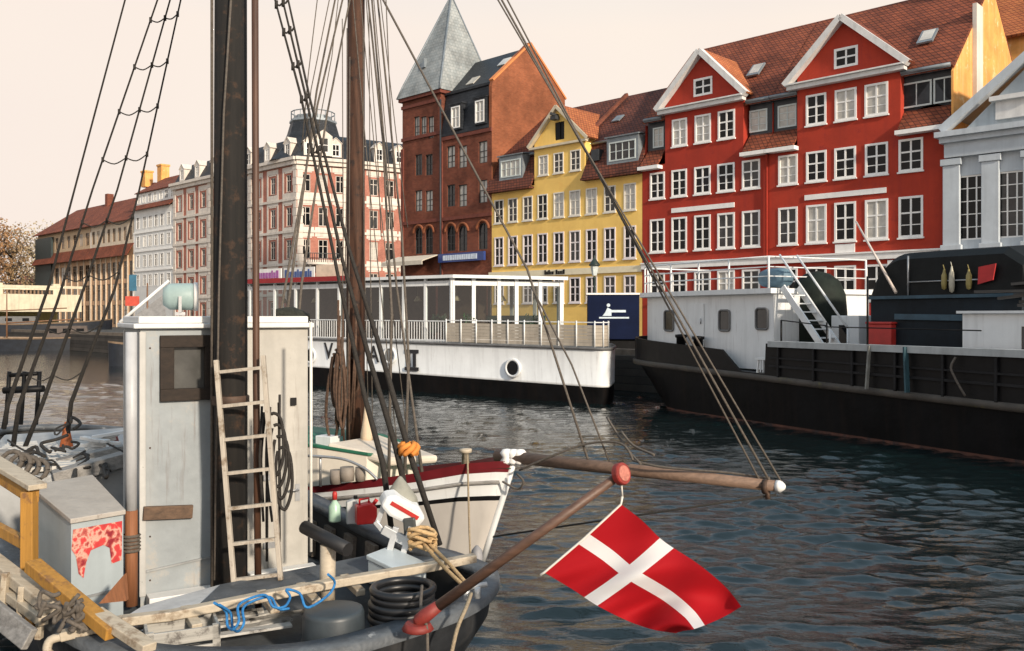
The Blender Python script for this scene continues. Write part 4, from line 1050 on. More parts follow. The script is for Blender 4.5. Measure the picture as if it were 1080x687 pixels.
mb.grid([r0, r1], close=True, mi=1); mb.grid([[Vector(p) + Vector((0, 0, .001)) for p in r1], r2], close=True); mb.build('hull', [HULLK, RUST], GE)
r3 = brow(lambda x: zst(x) + .10, -.02, 1.025)
mb = MB(); mb.grid([brow(lambda x: zst(x) - .1, 0, 1.0), brow(lambda x: zst(x) - .07, -.05, 1.03), brow(lambda x: zst(x) + .08, -.05, 1.03), brow(lambda x: zst(x) + .11, 0, 1.0)], close=True)
mb.build('rubbing_strake', mat('weathered_strake', (.07, .06, .05), .8, .4, 1.2, dirt=(.12, .11, .04), dirt_at=.6), GE)
mb = MB(); mb.grid([brow(lambda x: zst(x) + .1, 0, .995), brow(ztop, 0, .995), brow(ztop, .1, .96), brow(lambda x: zst(x) + .12, .1, .96)], close=True, smooth=False); mb.build('bulwark', BLACKP, GE)
rd = brow(lambda x: zst(x) + .13, .1, .97); mb = MB(); mb.add(rd, [tuple(range(len(rd)))]); mb.build('deck', mat('dark_steel_deck', (.05, .05, .05), .7, .3), GE)
mb = MB()                                                    # dark ribs and ledges along the sunk side deck
for z_, w_ in ((.42, .07), (.68, .05)): mb.bar((9, -.03, zst(9) + z_), (29, -.03, zst(29) + z_), .06, w_)
for x in np.arange(9.4, 29, 1.45): mb.bar((x, -.035, zst(x) + .1), (x, -.035, ztop(x)), .07, .07, up=(1, 0, 0))
mb.build('side_ribs', mat('dark_grey_steel', (.016, .016, .017), .6, .4, spec=.2), GE)
xs0 = gf.X(815, -.05)
mb = MB(); mb.box(9.0, 29, -.1, .35, ztop(12) - .06, ztop(12) + .12); mb.build('coaming', mat('grey_white_coaming', (.40, .42, .42), .6, .15, 2, streak=.4), GE)
# deckhouse: rounded front follows the bow
zr = 4.22
def dh(x, ins=.55): return max(.0, bh(x, .25, 2.8, 3.2) - ins)
dx = [.47, .52, .62, .8, 1.05, 1.4, 1.9, 2.5, 3.4, 5, 6.5, 7.2, 8.6]
def drow(z, g=0.0, e=0.0):
    n = [(x - (g if x < 2 else -e if x > 8.5 else 0), BB / 2 - dh(x) - g, z) for x in dx]; return n + [(x, BB - y, z) for x, y, z in n[::-1]]
mb = MB(); mb.grid([drow(zst(4) + .1), drow(zr)], close=True, smooth=False); mb.build('deckhouse', BOATW, GE)
r = drow(zr, .22, .1); mb = MB(); mb.prism([Vector(p) for p in r], (0, 0, .17)); mb.build('deckhouse_roof', BOATW, GE)
for px, w_, y0, y1 in ((706, .55, 328, 349), (764.5, .55, 327.5, 349), (804, .55, 325.5, 347.5)):
    yl = .55; x = gf.X(px, yl); z1, z0 = gf.z(x, yl, y0), gf.z(x, yl, y1); m2 = MB()
    hh_ = z1 - z0; o = [(sx_ * (w_ / 2 - .1) + .1 * math.cos(R(a0 + q)), (.1 if a0 >= 180 else hh_ - .1) + .1 * math.sin(R(a0 + q))) for sx_, a0 in ((1, 0), (-1, 90), (-1, 180), (1, 270)) for q in (0, 30, 60, 90)]; rim = [(x + p[0], yl - .03, z0 + p[1]) for p in o]; m2.tube(rim + [rim[0]], .035, 6, cap=False)
    wo = m2.build('window', mat('grey_window_rubber', (.15, .15, .15), .6), GE); m2 = MB(); m2.add([(p[0], yl - .015, p[2]) for p in rim], [tuple(range(len(rim)))]); m2.build('pane', GLASS3, wo)
xd = gf.X(735, .55); mb = MB(); mb.box(xd - .42, xd + .42, .50, .545, zst(4) + .3, zr - .3); do = mb.build('door', BOATW, GE, bevel=.01)
mb = MB(); mb.tube([(xd + .3, .47, 3.2), (xd + .3, .47, 3.4)], .02, 6); mb.build('handle', STEEL, do)
for px in (719, 737):
    x = gf.X(px, .25); mb = MB(); mb.lathe([(.17, 1.7), (.17, ztop(x) + .22), (.22, ztop(x) + .24), (.22, ztop(x) + .34), (0, ztop(x) + .36)], (x, .22, 0), 12); mb.build('bollard', BLACKP, GE)
# roof rail
mb = MB(); ring = [(x, BB / 2 - dh(x) - .12) for x in (.62, 1.05, 1.9, 3.4, 5.0, 6.6, 8.5)]; ring = ring + [(8.6, BB - .7)] ; 
for i, (x, y) in enumerate(ring): mb.tube([(x, y, zr + .17), (x, y, zr + 1.2)], .035, 6)
for h in (.45, .8, 1.18):
    mb.tube([(x, y, zr + .17 + h * .87) for x, y in ring], .022 if h < 1 else .032, 6)
mb.tube([(.62, BB / 2 - dh(.62) - .12, zr + 1.19), (.6, BB - .9, zr + 1.19)], .03, 6)
mb.build('roof_railing', BOATW, GE)
# lifebuoy-coloured blue raft bag on the roof, stairs, green funnel
xf = gf.X(818, 1.6); mb = MB(); mb.lathe([(.0, -.6), (.28, -.55), (.34, -.3), (.34, .3), (.28, .55), (0, .6)], (xf, 1.6, zr + .55), 14, Matrix.Rotation(R(90), 4, 'Y')); tag(mb.build('raft_canister', mat('blue_grey_cover', (.10, .17, .22), .6, .2), GE))
x0, x1 = gf.X(829, .9), gf.X(884, .9); mb = MB(); zt, zb = zr + .2, 2.0
for yy in (.75, 1.45): mb.bar((x0, yy, zt), (x1, yy, zb), .06, .22)
for k in range(1, 9): f = k / 9; mb.box(x0 + (x1 - x0) * f - .12, x0 + (x1 - x0) * f + .12, .78, 1.42, zt + (zb - zt) * f - .02, zt + (zb - zt) * f + .02)
mb.build('stairs', BOATW, GE)
mb = MB()
for yy in (.72, 1.48):
    a, b = Vector((x0 - .1, yy, zt + 1.05)), Vector((x1 - .15, yy, zb + 1.1)); mb.tube([a, b], .035, 6); mb.tube([b, b - Vector((0, 0, 1.1))], .035, 6)
mb.build('stair_rail', BOATW, GE)
xg = gf.X(862, 2.6); mb = MB(); mb.lathe([(.95, 1.6), (.95, 3.6), (.9, 4.2), (.72, 4.65), (.4, 4.9), (0, 5.0)], (xg, 2.6, 0), 24); mb.build('tank', mat('dark_green_tank', (.012, .017, .013), .7, .5, 2, bump=.4, spec=.2), GE)
xw = gf.X(891, 1.9); mb = MB(); mb.box(xw - .55, xw + .55, 1.9, 2.9, 1.6, 3.5); wo = mb.build('locker', BOATW, GE, bevel=.02)
mb = MB(); mb.box(xw - .22, xw + .1, 1.88, 1.899, 2.55, 3.2); mb.build('vent', GLASS, wo)
xw = gf.X(927, 1.0); mb = MB(); mb.box(xw - .42, xw + .42, 1.0, 1.7, zst(12) + .13, 3.25); mb.box(xw - .46, xw + .46, .96, 1.74, 3.252, 3.32); tag(mb.build('red_chest', mat('red_paint', (.45, .03, .025), .5, .2), None, bevel=.02)); o = COL.objects['red_chest']
o.matrix_world = wmat(GE); tag(o, 'red deck chest standing on the barge beside the dark tent', 'chest')
xw = gf.X(812, .35); st = MB()                                # white stool in the bulwark gap
st.box(-.34, .34, -.2, .2, .42, .48)
for a in (-.28, .28):
    for b in (-.15, .15): st.bar((a, b, 0), (a * .85, b * .85, .42), .05, .05)
for k in range(3): st.bar((-.12 + .12 * k, -.16, .02), (-.12 + .12 * k, -.14, .42), .04, .03)
p = gf.W(xw, .22, zst(8) + .14); o = st.build('step_stool', BOATW); o.location = p; o.rotation_euler = (0, 0, ba); tag(o, 'small white step stool in the gap of the black bulwark', 'stool')
# dark deck tent
TE = empty('deck_tent', 'black canvas deck tent with rounded end covering the barge', 'tent', gf.W(gf.X(980, 1), 1.2, zst(13) + .14), ba)
cx_ = gf.X(980, 1); xa_, xb_ = gf.X(918, 1.2) - cx_, gf.X(1078, 1.2) - cx_; oz = zst(13) + .14; zm, zt = 4.02 - oz, 5.28 - oz; wid = 3.1
NAVY = mat('dark_navy_canvas', (.008, .014, .020), .6, .4, 1.2, bump=.4, bscale=3, streak=.3, dirt=None, spec=.2); BLKC = mat('black_canvas', (.006, .0075, .008), .6, .5, 1.5, bump=.5, bscale=4, spec=.2)
mb = MB(); n = 9
prof = []
for k in range(n + 1): a = R(90) * k / n; prof.append((xa_ + .02 + 1.15 * (1 - math.cos(a)), zm + (zt - zm) * math.sin(a)))
prof += [(xb_ - .5, zt - .02), (xb_, zt - .35), (xb_ + .1, zm)]
rows = []
for (x, z) in prof: rows.append([(x, -.04, zm), (x, 0.02, z - min(.18, z - zm)), (x, .25, z), (x, wid * .5, z + .12 * (z > zm + .2)), (x, wid - .25, z), (x, wid, z - min(.18, z - zm)), (x, wid + .04, zm)])
mb.grid(rows, smooth=False); mb.build('canopy', BLKC, TE)
mb = MB(); mb.box(xa_, xb_, 0, wid, 0, zm - .005); mb.build('side_wall', NAVY, TE, bevel=.03)
mb = MB(); mb.bar((xa_ - .03, -.05, zm), (xb_ + .03, -.05, zm), .08, .09); mb.bar((xa_ + .9, -.05, zm - .55), (xb_, -.05, zm - .6), .05, .16); mb.build('batten', mat('blue_canvas_band', (.03, .07, .10), .6, .3), TE)
mb = MB(); mb.tube([(xa_ + 1.35, -.06, zm), (xa_ + 1.35, -.06, zt - .1)], .025, 6); mb.tube([(xa_ + 1.35, -.07, zm + .42), (xa_ + 3.6, -.07, zm + .42)], .02, 6); mb.build('frame', STEEL, TE)
for k, (px, y0, y1, c, nm) in enumerate(((995, 284, 306, 'mustard', 0), (1003, 281, 309, 'cream', 0), (1021, 284, 306, 'mustard', 0))):
    x = gf.X(px, 1.05); p = gf.W(x, 1.08, 0); z1, z0 = gf.z(x, 1.08, y0), gf.z(x, 1.08, y1); b = MB(); h = z1 - z0
    b.lathe([(.0, 0), (.06, .04), (.075, h * .3), (.07, h * .7), (.035, h * .86), (.02, h)], (0, 0, 0), 10); b.tube([(0, 0, h), (0, .06, h + .12)], .012, 5)
    o = b.build('fender', mat(c + '_vinyl', (.30, .24, .08) if c == 'mustard' else (.46, .43, .34), .5, .2)); o.location = (p.x, p.y, z0)
    tag(o, ('mustard fender at the left end of the row on the black tent', 'pale cream fender hanging between two mustard ones', 'mustard fender hanging beside the red pennant')[k], 'fender', 'fenders hung on the black tent')
x = gf.X(1029, 1.0); p = gf.W(x, 1.08, gf.z(x, 1.0, 300)); b = MB(); b.prism([(0, 0, 0), (.42, 0, .1), (.5, 0, .52), (0.02, 0, .45)], (0, .03, 0)); o = b.build('pennant', mat('red_cloth', (.50, .03, .03), .7, .2)); o.location = p; o.rotation_euler = (0, 0, ba); tag(o, 'small red pennant pinned to the black tent', 'pennant')
# white hutch and clutter at the right end of the barge
xw = gf.X(1058, .7); p = gf.W(xw, .6, zst(16) + .14); hz = 3.55 - p.z; h = MB(); h.box(-1.05, 2.2, 0, 2.2, 0, hz); HE = empty('white_hutch', 'white deck hutch with a dark opening at the right end of the barge', 'deckhouse', p, ba)
h.build('wall', BOATW, HE, bevel=.02); h = MB(); h.box(.55, 1.2, -.02, -.003, hz * .35, hz * .85); h.build('window', GLASS3, HE); h = MB(); h.box(-1.15, 2.3, -.1, 2.3, hz + .003, hz + .07); h.build('roof', BOATW, HE)
mb = MB(); rr = random.Random(5)
for k in range(9):
    a = Vector((rr.uniform(-1.0, .4), rr.uniform(.2, 1.8), hz + .11 + .09 * k)); mb.bar(a, a + Vector((rr.uniform(1.0, 1.9), rr.uniform(-.3, .3), rr.uniform(-.05, .12))), .1, .07)
o = mb.build('timber_pile', wood('dark_weathered_timber', (.06, .055, .05), axis=0), None); o.location = p; o.rotation_euler = (0, 0, ba); tag(o, 'loose pile of dark timber on top of the white hutch', 'timber')
# leaning pole and side boards hung over the barge's side
mb = MB(); a = gf.W(gf.X(903, 1.6), 1.6, 0); b_ = gf.W(gf.X(945, .9), .9, 0); a.z = gf.z(gf.X(903, 1.6), 1.6, 234); b_.z = gf.z(gf.X(945, .9), .9, 309)
mb.tube([b_, a], [.045, .025], 8); o = mb.build('boom', mat('pale_spar', (.60, .52, .46), .6, .2)); recenter(o, b_); tag(o, 'pale slanting pole rising from the dark tent before red house', 'pole')
for (pa, pb, c, nm) in ((917, 915, (.22, .22, .20), 'grey'), (955, 958, (.03, .08, .10), 'teal')):
    xq = gf.X(pa, -.12); xq2 = gf.X(pb, -.12); mb = MB(); mb.bar((xq, -.12, ztop(12) + .1), (xq2, -.16, zst(12) + .05), .1 if nm == 'grey' else .16, .05, up=(1, 0, 0)); mb.build('fender_board', mat(nm + '_board', c, .7, .3), GE)
mb = MB(); mb.tube([(gf.X(915, .05), .05, 2.4), (gf.X(915, .05), .05, 4.6)], .03, 6); mb.tube([(gf.X(870, .05), .05, ztop(12) + .6), (gf.X(1035, .05), .05, ztop(15) + .6)], .018, 5); mb.tube([(gf.X(872, .05), .05, 2.3), (gf.X(872, .05), .05, 3.3)], .025, 6); mb.tube([(gf.X(824, .3), .3, 2.4), (gf.X(824, .3), .3, 3.35)], .03, 6); mb.tube([(gf.X(824, .3), .3, 3.35), (gf.X(872, .05), .05, 3.2)], .02, 6); mb.build('side_railing', BLACKP, GE)
mb = MB(); mb.tube(spline([(gf.X(1008, -.1), -.1, 2.45), (gf.X(1003, -.2), -.2, 2.2), (gf.X(1008, -.2), -.2, 1.9), (gf.X(1018, -.15), -.15, 1.5)], 5), .03, 6); mb.build('hanging_rope', ROPEG, GE)

# ------------------------------------------------------------------ things on the far quay
KE = empty('kiosk', 'navy blue kiosk box with white emblem, on the quay between ferry and barge', 'kiosk', P(647, HY, 45.4) * Vector((1, 1, 0)) + Vector((0, 0, QZ)) if False else Vector((P(647, HY, 45.4).x, 45.4, QZ)), R(-4))
mb = MB(); mb.box(-1.3, 1.3, 0, 2.2, .5, 2.75); mb.build('body', mat('navy_panel', (.004, .009, .034), .6, .25, 1.2, spec=.12), KE, bevel=.03)
mb = MB(); mb.box(-1.36, 1.36, -.06, 2.26, 2.752, 2.84); mb.build('roof_edge', WHITE, KE)
mb = MB(); mb.box(-1.1, 1.1, .2, 2.0, 0, .5); mb.build('base', BLACKP, KE)
mb = MB(); mb.box(-.72, .78, -.02, .0, 1.55, 1.63); mb.box(-.1, .62, -.02, .0, 1.86, 1.98)
mb.prism([(-.55, -.02, 1.68), (-.1, -.02, 1.68), (-.1, -.02, 2.0), (-.3, -.02, 2.1), (-.42, -.02, 1.85)], (0, .02, 0)); mb.lathe([(.09, 0), (.09, .02)], (-.25, .0, 2.22), 12, Matrix.Rotation(R(90), 4, 'X')); mb.build('emblem', mat('pale_emblem', (.60, .70, .76), .5), KE)
yl = 46.9; LP = empty('street_lamp', 'dark green lantern on post in front of yellow house', 'street lamp', (P(627, HY, yl).x, yl, QZ))
mb = MB(); mb.lathe([(.16, 0), (.16, .5), (.09, .6), (.06, 1.2), (.05, 3.6), (.09, 3.65), (.05, 3.75)], n=12); mb.build('post', mat('dark_green_iron', (.015, .03, .025), .5, .3), LP)
mb = MB(); mb.lathe([(.12, 3.78), (.22, 4.28)], n=6, smooth=False); mb.build('lantern_glass', mat('frosted_lantern_glass', (.55, .60, .58), .2), LP)
mb = MB(); mb.lathe([(.30, 4.29), (.28, 4.36), (.10, 4.62), (.04, 4.72), (.05, 4.8), (0, 4.86)], n=12); mb.build('lantern_cap', mat('dark_green_iron', (.015, .03, .025), .5, .3), LP)
yl = 38.0; PE = empty('parasol', 'olive closed-in parasol in front of the grey pedimented house', 'parasol', (P(1078, HY, yl).x, yl, QZ))
mb = MB(); mb.tube([(0, 0, 0), (0, 0, 4.6)], .05, 8); mb.build('pole', STEEL, PE)
mb = MB(); mb.lathe([(1.75, 3.55), (1.73, 3.75), (.9, 4.2), (.1, 4.55), (0, 4.6)], n=8, smooth=False); mb.build('canopy', mat('olive_canvas', (.05, .045, .025), .8, .4), PE)

# ------------------------------------------------------------------ the bridge and trees at the far left
b0 = P(53, HY, 128); BE = empty('bridge', 'pale bridge with yellowish parapet hoarding across the canal end', 'bridge', (b0.x, b0.y, 0), math.atan2(-SA, -CA))
mb = MB(); mb.box(-1, 60, 0, 9, 4.0, 6.3); mb.box(-1, 60, -.3, .3, 7.1, 7.45); mb.box(-1, 60, 8.7, 9.3, 7.1, 7.45)
for k in range(9): mb.box(-1.2 + 7.4 * k, -.3 + 7.4 * k, -.35, .35, 6.3, 8.0)
mb.build('parapet', mat('pale_bridge_stone', (.62, .56, .42), .8, .15, 1, streak=.3), BE)
mb = MB()
for k in range(122): mb.box(-1 + k * .5, -.78 + k * .5, -.15, .15, 6.301, 7.099)
mb.build('balustrade', mat('brown_rail', (.20, .13, .08), .7), BE)
mb = MB()
for k in range(76): x = -1 + k * .8; mb.box(x, x + .3, -.14, -.002, 1.2, 5.4 + (k * 7 % 5) * .18)
mb.build('hoarding_post', mat('tan_timber', (.50, .36, .22), .7, .2), BE)
mb = MB(); mb.box(-1, 60, -.08, .0, 1.0, 4.0); mb.build('hoarding', mat('yellow_hoarding', (.62, .52, .22), .7, .25, .6, streak=.4), BE)
mb = MB(); mb.box(-1, 60, .3, 8.8, -.5, .99); mb.build('abutment', mat('dark_stone', (.06, .055, .05), .8), BE)

def tree(px, Y, h, seed, label, c):
    rr = random.Random(seed); loc = Vector((P(px, HY, Y).x, Y, QZ)); T = empty('tree', label, 'tree', loc, 0, 'trees beyond the bridge')
    mb = MB(); mb.tube([(0, 0, 0), (.1, 0, h * .25), (0, .1, h * .5), (.1, 0, h * .8)], [h * .035, h * .026, h * .018, h * .006], 8)
    tips = []
    for k in range(26):
        a = rr.uniform(0, 6.28); z0 = h * rr.uniform(.28, .75); d = Vector((math.cos(a), math.sin(a), rr.uniform(.5, 1.4))).normalized(); L = h * rr.uniform(.14, .34)
        p = Vector((0, 0, z0)); q = p + d * L; mid = p.lerp(q, .5) + Vector((0, 0, -.04 * h)); mb.tube([p, mid, q], [h * .012, h * .008, h * .003], 6); tips += [q, mid]
    mb.build('trunk', mat('bark', (.10, .07, .05), .9, .3), T)
    vs, fs = [], []
    for k in range(2200):
        t = rr.choice(tips) if rr.random() < .8 else Vector((0, 0, h * rr.uniform(.5, .95)))
        p = t + Vector((rr.gauss(0, 1), rr.gauss(0, 1), rr.gauss(0, .8))) * h * .05
        if p.z < h * .25: continue
        s = h * rr.uniform(.007, .014); u = Vector((rr.gauss(0, 1), rr.gauss(0, 1), rr.gauss(0, 1))).normalized() * s; v = u.orthogonal().normalized() * s * .7
        i = len(vs); vs += [p - u, p + v, p + u, p - v]; fs.append((i, i + 1, i + 2, i + 3))
    m = MB(); m.add(vs, fs); m.build('crown', mat(*c, var=.5, scale=.4), T)
tree(-12, 150, 19, 1, 'rust brown autumn tree at the left edge beyond the bridge', ('autumn_leaves', (.26, .14, .06), .7))
tree(12, 158, 18, 2, 'dull brown tree second from the left edge beyond the bridge', ('tan_leaves', (.24, .16, .08), .7))
tree(38, 175, 19, 3, 'pale yellowish thin tree nearest the tiled houses beyond the bridge', ('pale_leaves', (.36, .30, .20), .7))
fcb = Fc(D2 + 16, 8); b = fcb.root('far_building', 'pale low building behind the trees beyond the bridge', 'building')
wd = fcb.x(60); w = MB(); hs = []; ws = []
for k in range(9):
    for z0 in (1, 5): x = wd / 9 * (k + .5); hs.append(rect(x, 2, z0, z0 + 2.6)); ws.append((x, z0, 2, 2.6))
facade(w, [(0, 0), (wd, 0), (wd, 9), (0, 9)], hs); w.build('wall', mat('pale_yellow_stucco', (.66, .58, .42), .8, .15), b)
for a in ws: window(b, *a, 'plain')
w = MB(); w.slab((0, -.5, 8.9), (wd, -.5, 8.9), (wd, 5, 12), (0, 5, 12), .15); w.build('roof', TILE, b)

# moored boats in the distance on the left
def far_boat(px0, px1, Yb, ztop_, label, cab, grp):
    a = P(px0, HY, Yb * .93); b = P(px1, HY, Yb); d = Vector((b.x - a.x, b.y - a.y, 0)); L = d.length; ang = math.atan2(d.y, d.x); E = empty('moored_boat', label, 'boat', (a.x, a.y, 0), ang, grp)
    st = [0, .06, .2, .5, .8, .94, 1]; wb = [.05, .55, .9, 1, .9, .6, .1]; bw = L * .13
    def row(z0, z1, s): n = [(L * (t + (.5 - t) * (1 - s) * .12), bw * (1 - w_ * s), z0 + (z1 - z0) * abs(2 * t - 1) ** 2) for t, w_ in zip(st, wb)]; f = [(x, 2 * bw - y, z) for x, y, z in n[::-1]]; return n + f
    m = MB(); m.grid([row(-.4, -.4, .85), row(ztop_, ztop_ * 1.25, 1)], close=True); m.build('hull', mat('dark_blue_hull', (.012, .016, .024), .5, .4), E)
    m = MB(); m.grid([row(ztop_, ztop_ * 1.25, 1.0), row(ztop_ + .14, ztop_ * 1.25 + .14, 1.02)], close=True); m.build('rail', mat('brown_cap_rail', (.20, .14, .09), .6, .3), E)
    rw = row(ztop_ - .15, ztop_ - .1, .98); m = MB(); m.add(rw, [tuple(range(len(rw)))]); m.build('deck', mat('deck_grey', (.2, .19, .17)), E)
    for (u0, u1, h, c) in cab:
        m = MB(); m.prism([(L * u0, bw * .5, ztop_ - .1), (L * u1, bw * .5, ztop_ - .1), (L * u1 - .3, bw * .5, ztop_ + h), (L * u0 + .3, bw * .5, ztop_ + h)], (0, bw, 0)); m.build('cabin', mat(*c), E)
        for k in range(3): m = MB(); x = L * (u0 + (u1 - u0) * (k + .7) / 3.4); m.box(x - .35, x + .35, bw * .5 - .03, bw * .5 - .005, ztop_ + h * .45, ztop_ + h * .8); m.build('window', GLASS, E)
    m = MB(); m.tube([(L * .35, bw, ztop_), (L * .35, bw, ztop_ + 4.5)], [.09, .05], 6); m.tube([(L * .35, bw, ztop_ + 1.6), (L * .75, bw, ztop_ + 2.0)], .07, 6); m.build('spar', mat('varnished_spar', (.18, .09, .045), .5, .3), E)
    return E
far_boat(-70, 132, 92, 1.15, 'dark blue boat lying across the left water before the bridge', [(.55, .8, 1.3, ('tarp_brown', (.10, .08, .07), .8))], 'dark boats moored at the far left')
far_boat(-90, 118, 108, 2.4, 'dark boat with raised brown rail nearest the bridge', [(.3, .6, 1.0, ('tarp_grey', (.14, .14, .14), .8))], 'dark boats moored at the far left')
E = far_boat(118, 232, 66, 1.3, 'dark boat under a ridged grey canvas cover, left of the ferry', [], 'dark boats moored at the far left')
Lb = (P(232, HY, 66) - P(118, HY, 66 * .93)).length; m = MB(); bw = Lb * .13
m.prism([(Lb * .15, bw * .3, 1.25), (Lb * .15, bw * 1.7, 1.25), (Lb * .15, bw, 3.0)], (Lb * .35, 0, 2.0)); m.build('canvas_cover', mat('grey_canvas', (.20, .20, .20), .8, .25), E)
m = MB(); m.tube([(Lb * .1, bw, 3.0), (Lb * .55, bw, 6.0)], .12, 8); m.build('ridge_pole', BOATW, E)
yb = 84; BN = empty('banner_pole', 'thin pole with blue and red banners before narrow white house', 'banner', (P(140.5, HY, yb).x, yb, QZ))
m = MB(); m.tube([(0, 0, 0), (0, 0, 5.6)], .06, 6); m.build('pole', STEEL, BN)
m = MB(); m.box(-.35, .35, -.1, -.065, 4.0, 5.5); m.build('blue_banner', mat('teal_blue_cloth', (.04, .14, .22), .7), BN)
m = MB(); m.box(-.7, .6, -.1, -.065, 2.6, 3.5); m.build('red_banner', mat('coral_cloth', (.55, .08, .05), .7), BN)
# ------------------------------------------------------------------ old working boat in the foreground (stern towards us)
W1 = empty('work_boat', 'old grey working boat with tall wheelhouse and dark mast in the foreground', 'boat', (-3.0, 9.6, 0))
plan = [(-8.4, 15.2, 1.6), (-8.3, 13.6, 1.5), (-6.75, 11.1, 1.3), (-5.05, 8.9, 1.1), (-3.95, 7.65, .96), (-3.26, 7.05, .92), (-2.68, 6.83, .90), (-2.02, 6.80, .90), (-1.42, 6.97, .90), (-.88, 7.42, .90), (-.43, 7.95, .90), (-.205, 8.50, .91), (-.23, 8.98, .95), (-.62, 9.3, 1.02), (-1.25, 9.66, 1.10), (-2.45, 11.1, 1.25), (-4.2, 13.4, 1.4), (-6.6, 15.4, 1.55)]
rail = spline(plan, 4, True)
nR = len(rail); cen = Vector((-3.6, 10.0, 0))
def off(pts, d):
    out = []
    for i, p in enumerate(pts):
        t = pts[(i + 1) % len(pts)] - pts[i - 1]; t.z = 0; t.normalize(); nn = Vector((t.y, -t.x, 0)); out.append(p + nn * d)
    return out
def zset(pts, z): return [Vector((p.x, p.y, z)) for p in pts]
HB1 = mat('blue_black_hull', (.022, .024, .027), .55, .5, 2.5, bump=.4, bscale=9, streak=.4, dirt=(.10, .095, .09), dirt_at=.68, spec=.25)
CAPR = mat('worn_grey_cap_rail', (.085, .095, .105), .55, .35, 5, bump=.4, bscale=25, dirt=(.30, .31, .31), dirt_at=.63)
CREAMT = wood('cream_painted_timber', (.44, .38, .29), .6, .18, 0, dirt=(.25, .19, .13))
OCHT = wood('ochre_painted_timber', (.38, .19, .034), .6, .25, 2, dirt=(.20, .10, .04))
GREYT = wood('weathered_grey_timber', (.25, .24, .225), .8, .45, 0)
BROWNT = wood('brown_timber', (.11, .065, .038), .7, .5, 0)
DKDECK = mat('dark_blue_grey_deck', (.075, .085, .095), .65, .35, 4, bump=.2, dirt=(.17, .17, .17), dirt_at=.62)
m = MB(); m.grid([[p.lerp(cen, .30) * Vector((1, 1, 0)) + Vector((0, 0, -.4)) if hasattr(Vector, 'lerp') and False else Vector((p.x + (cen.x - p.x) * .22, p.y + (cen.y - p.y) * .22, -.4)) for p in rail], [Vector((p.x + (cen.x - p.x) * .08, p.y + (cen.y - p.y) * .08, .25)) for p in rail], [Vector((p.x + (cen.x - p.x) * .015, p.y + (cen.y - p.y) * .015, .62)) for p in rail], rail], close=True); m.build('hull', HB1, W1, world=True)
inn = off(rail, -.14)
m = MB(); m.grid([[p + Vector((0, 0, -.003)) for p in inn], [Vector((p.x, p.y, .55)) for p in inn]], close=True); m.build('bulwark', mat('dark_bulwark_inside', (.03, .03, .03), .7, .4, 3, dirt=(.10, .08, .06)), W1, world=True)
o_, i_ = off(rail, .06), off(rail, -.17)
m = MB(); m.grid([[p + Vector((0, 0, -.05)) for p in o_], [p + Vector((0, 0, .035)) for p in o_], [p + Vector((0, 0, .045)) for p in i_], [p + Vector((0, 0, -.04)) for p in i_], [p + Vector((0, 0, -.05)) for p in o_]], close=True); m.build('cap_rail', CAPR, W1, world=True)
m = MB(); m.add(zset(off(rail, -.10), .6), [tuple(range(nR))]); m.build('deck', DKDECK, W1, world=True)
fr_ = [Vector((-.62, 9.2, 0)), Vector((-1.25, 9.62, 0)), Vector((-2.45, 11.1, 0)), Vector((-4.2, 13.4, 0))]
for a, b, n in ((fr_[1], fr_[2], 4), (fr_[2], fr_[3], 3)):
    for k in range(n): m = MB(); p = a.lerp(b, (k + .2) / n); q = a.lerp(b, (k + .62) / n); s = Vector((-.14, -.10, 0)); m.bar(p + s + Vector((0, 0, .84)), q + s + Vector((0, 0, .86)), .05, .42); m.build('bulwark_panel', wood('grey_brown_panel', (.17, .145, .12), .8, .4, 0), W1, world=True)

# wheelhouse
wf = Fr(-3.63, 8.8, R(30)); WHW, WHD = 1.67, 1.2
WHM = Matrix.Translation((wf.o.x, wf.o.y, 0)) @ Matrix.Rotation(wf.a, 4, 'Z')
WHP = mat('chalky_paint_shaded', (.275, .305, .32), .6, .14, 2.2, bump=.25, bscale=9, streak=.25, rust=.5, dirt=(.37, .36, .335), dirt_at=.58)  # worn white wheelhouse paint, its bluish shade put into the colour
WHP2 = mat('white_paint_lit', (.43, .415, .375), .6, .12, 2.2, bump=.25, bscale=9, streak=.25, dirt=None, rust=.5)  # same wheelhouse paint, warm light on the right half put into the colour
def wbox(name, m_, x0, x1, y0, y1, z0, z1, bevel=.008, parent=W1):
    b = MB(WHM); b.box(x0, x1, y0, y1, z0, z1); return b.build(name, m_, parent, bevel=bevel, world=True)
xm = .78
b = MB(WHM)
wx0, wx1, wz0, wz1 = wf.X(174, 0), wf.X(222, 0), wf.z(wf.X(198, 0), 0, 416), wf.z(wf.X(198, 0), 0, 360)
facade(b, [(0, .6), (xm, .6), (xm, 3.37), (0, 3.37)], [[(wx0, wz0), (wx1, wz0), (wx1, wz1), (wx0, wz1)]], .08)
b.add([(0, 0, .6), (0, WHD, .6), (0, WHD, 3.37), (0, 0, 3.37)], [(0, 1, 2, 3)]); b.add([(WHW, 0, .6), (WHW, WHD, .6), (WHW, WHD, 3.37), (WHW, 0, 3.37)], [(0, 1, 2, 3)]); b.add([(0, WHD, .6), (WHW, WHD, .6), (WHW, WHD, 3.37), (0, WHD, 3.37)], [(0, 1, 2, 3)])
wh = b.build('wheelhouse', WHP, W1, world=True)
wbox('wheelhouse_panel', WHP2, xm, WHW, 0, .06, .6, 3.37, .004)
b = MB(WHM)
for (p, q) in (((wx0 - .05, wz0), (wx1 + .05, wz0)), ((wx0 - .05, wz1), (wx1 + .05, wz1))): b.box(p[0], q[0], -.05, .07, p[1] - .06, p[1] + .06)
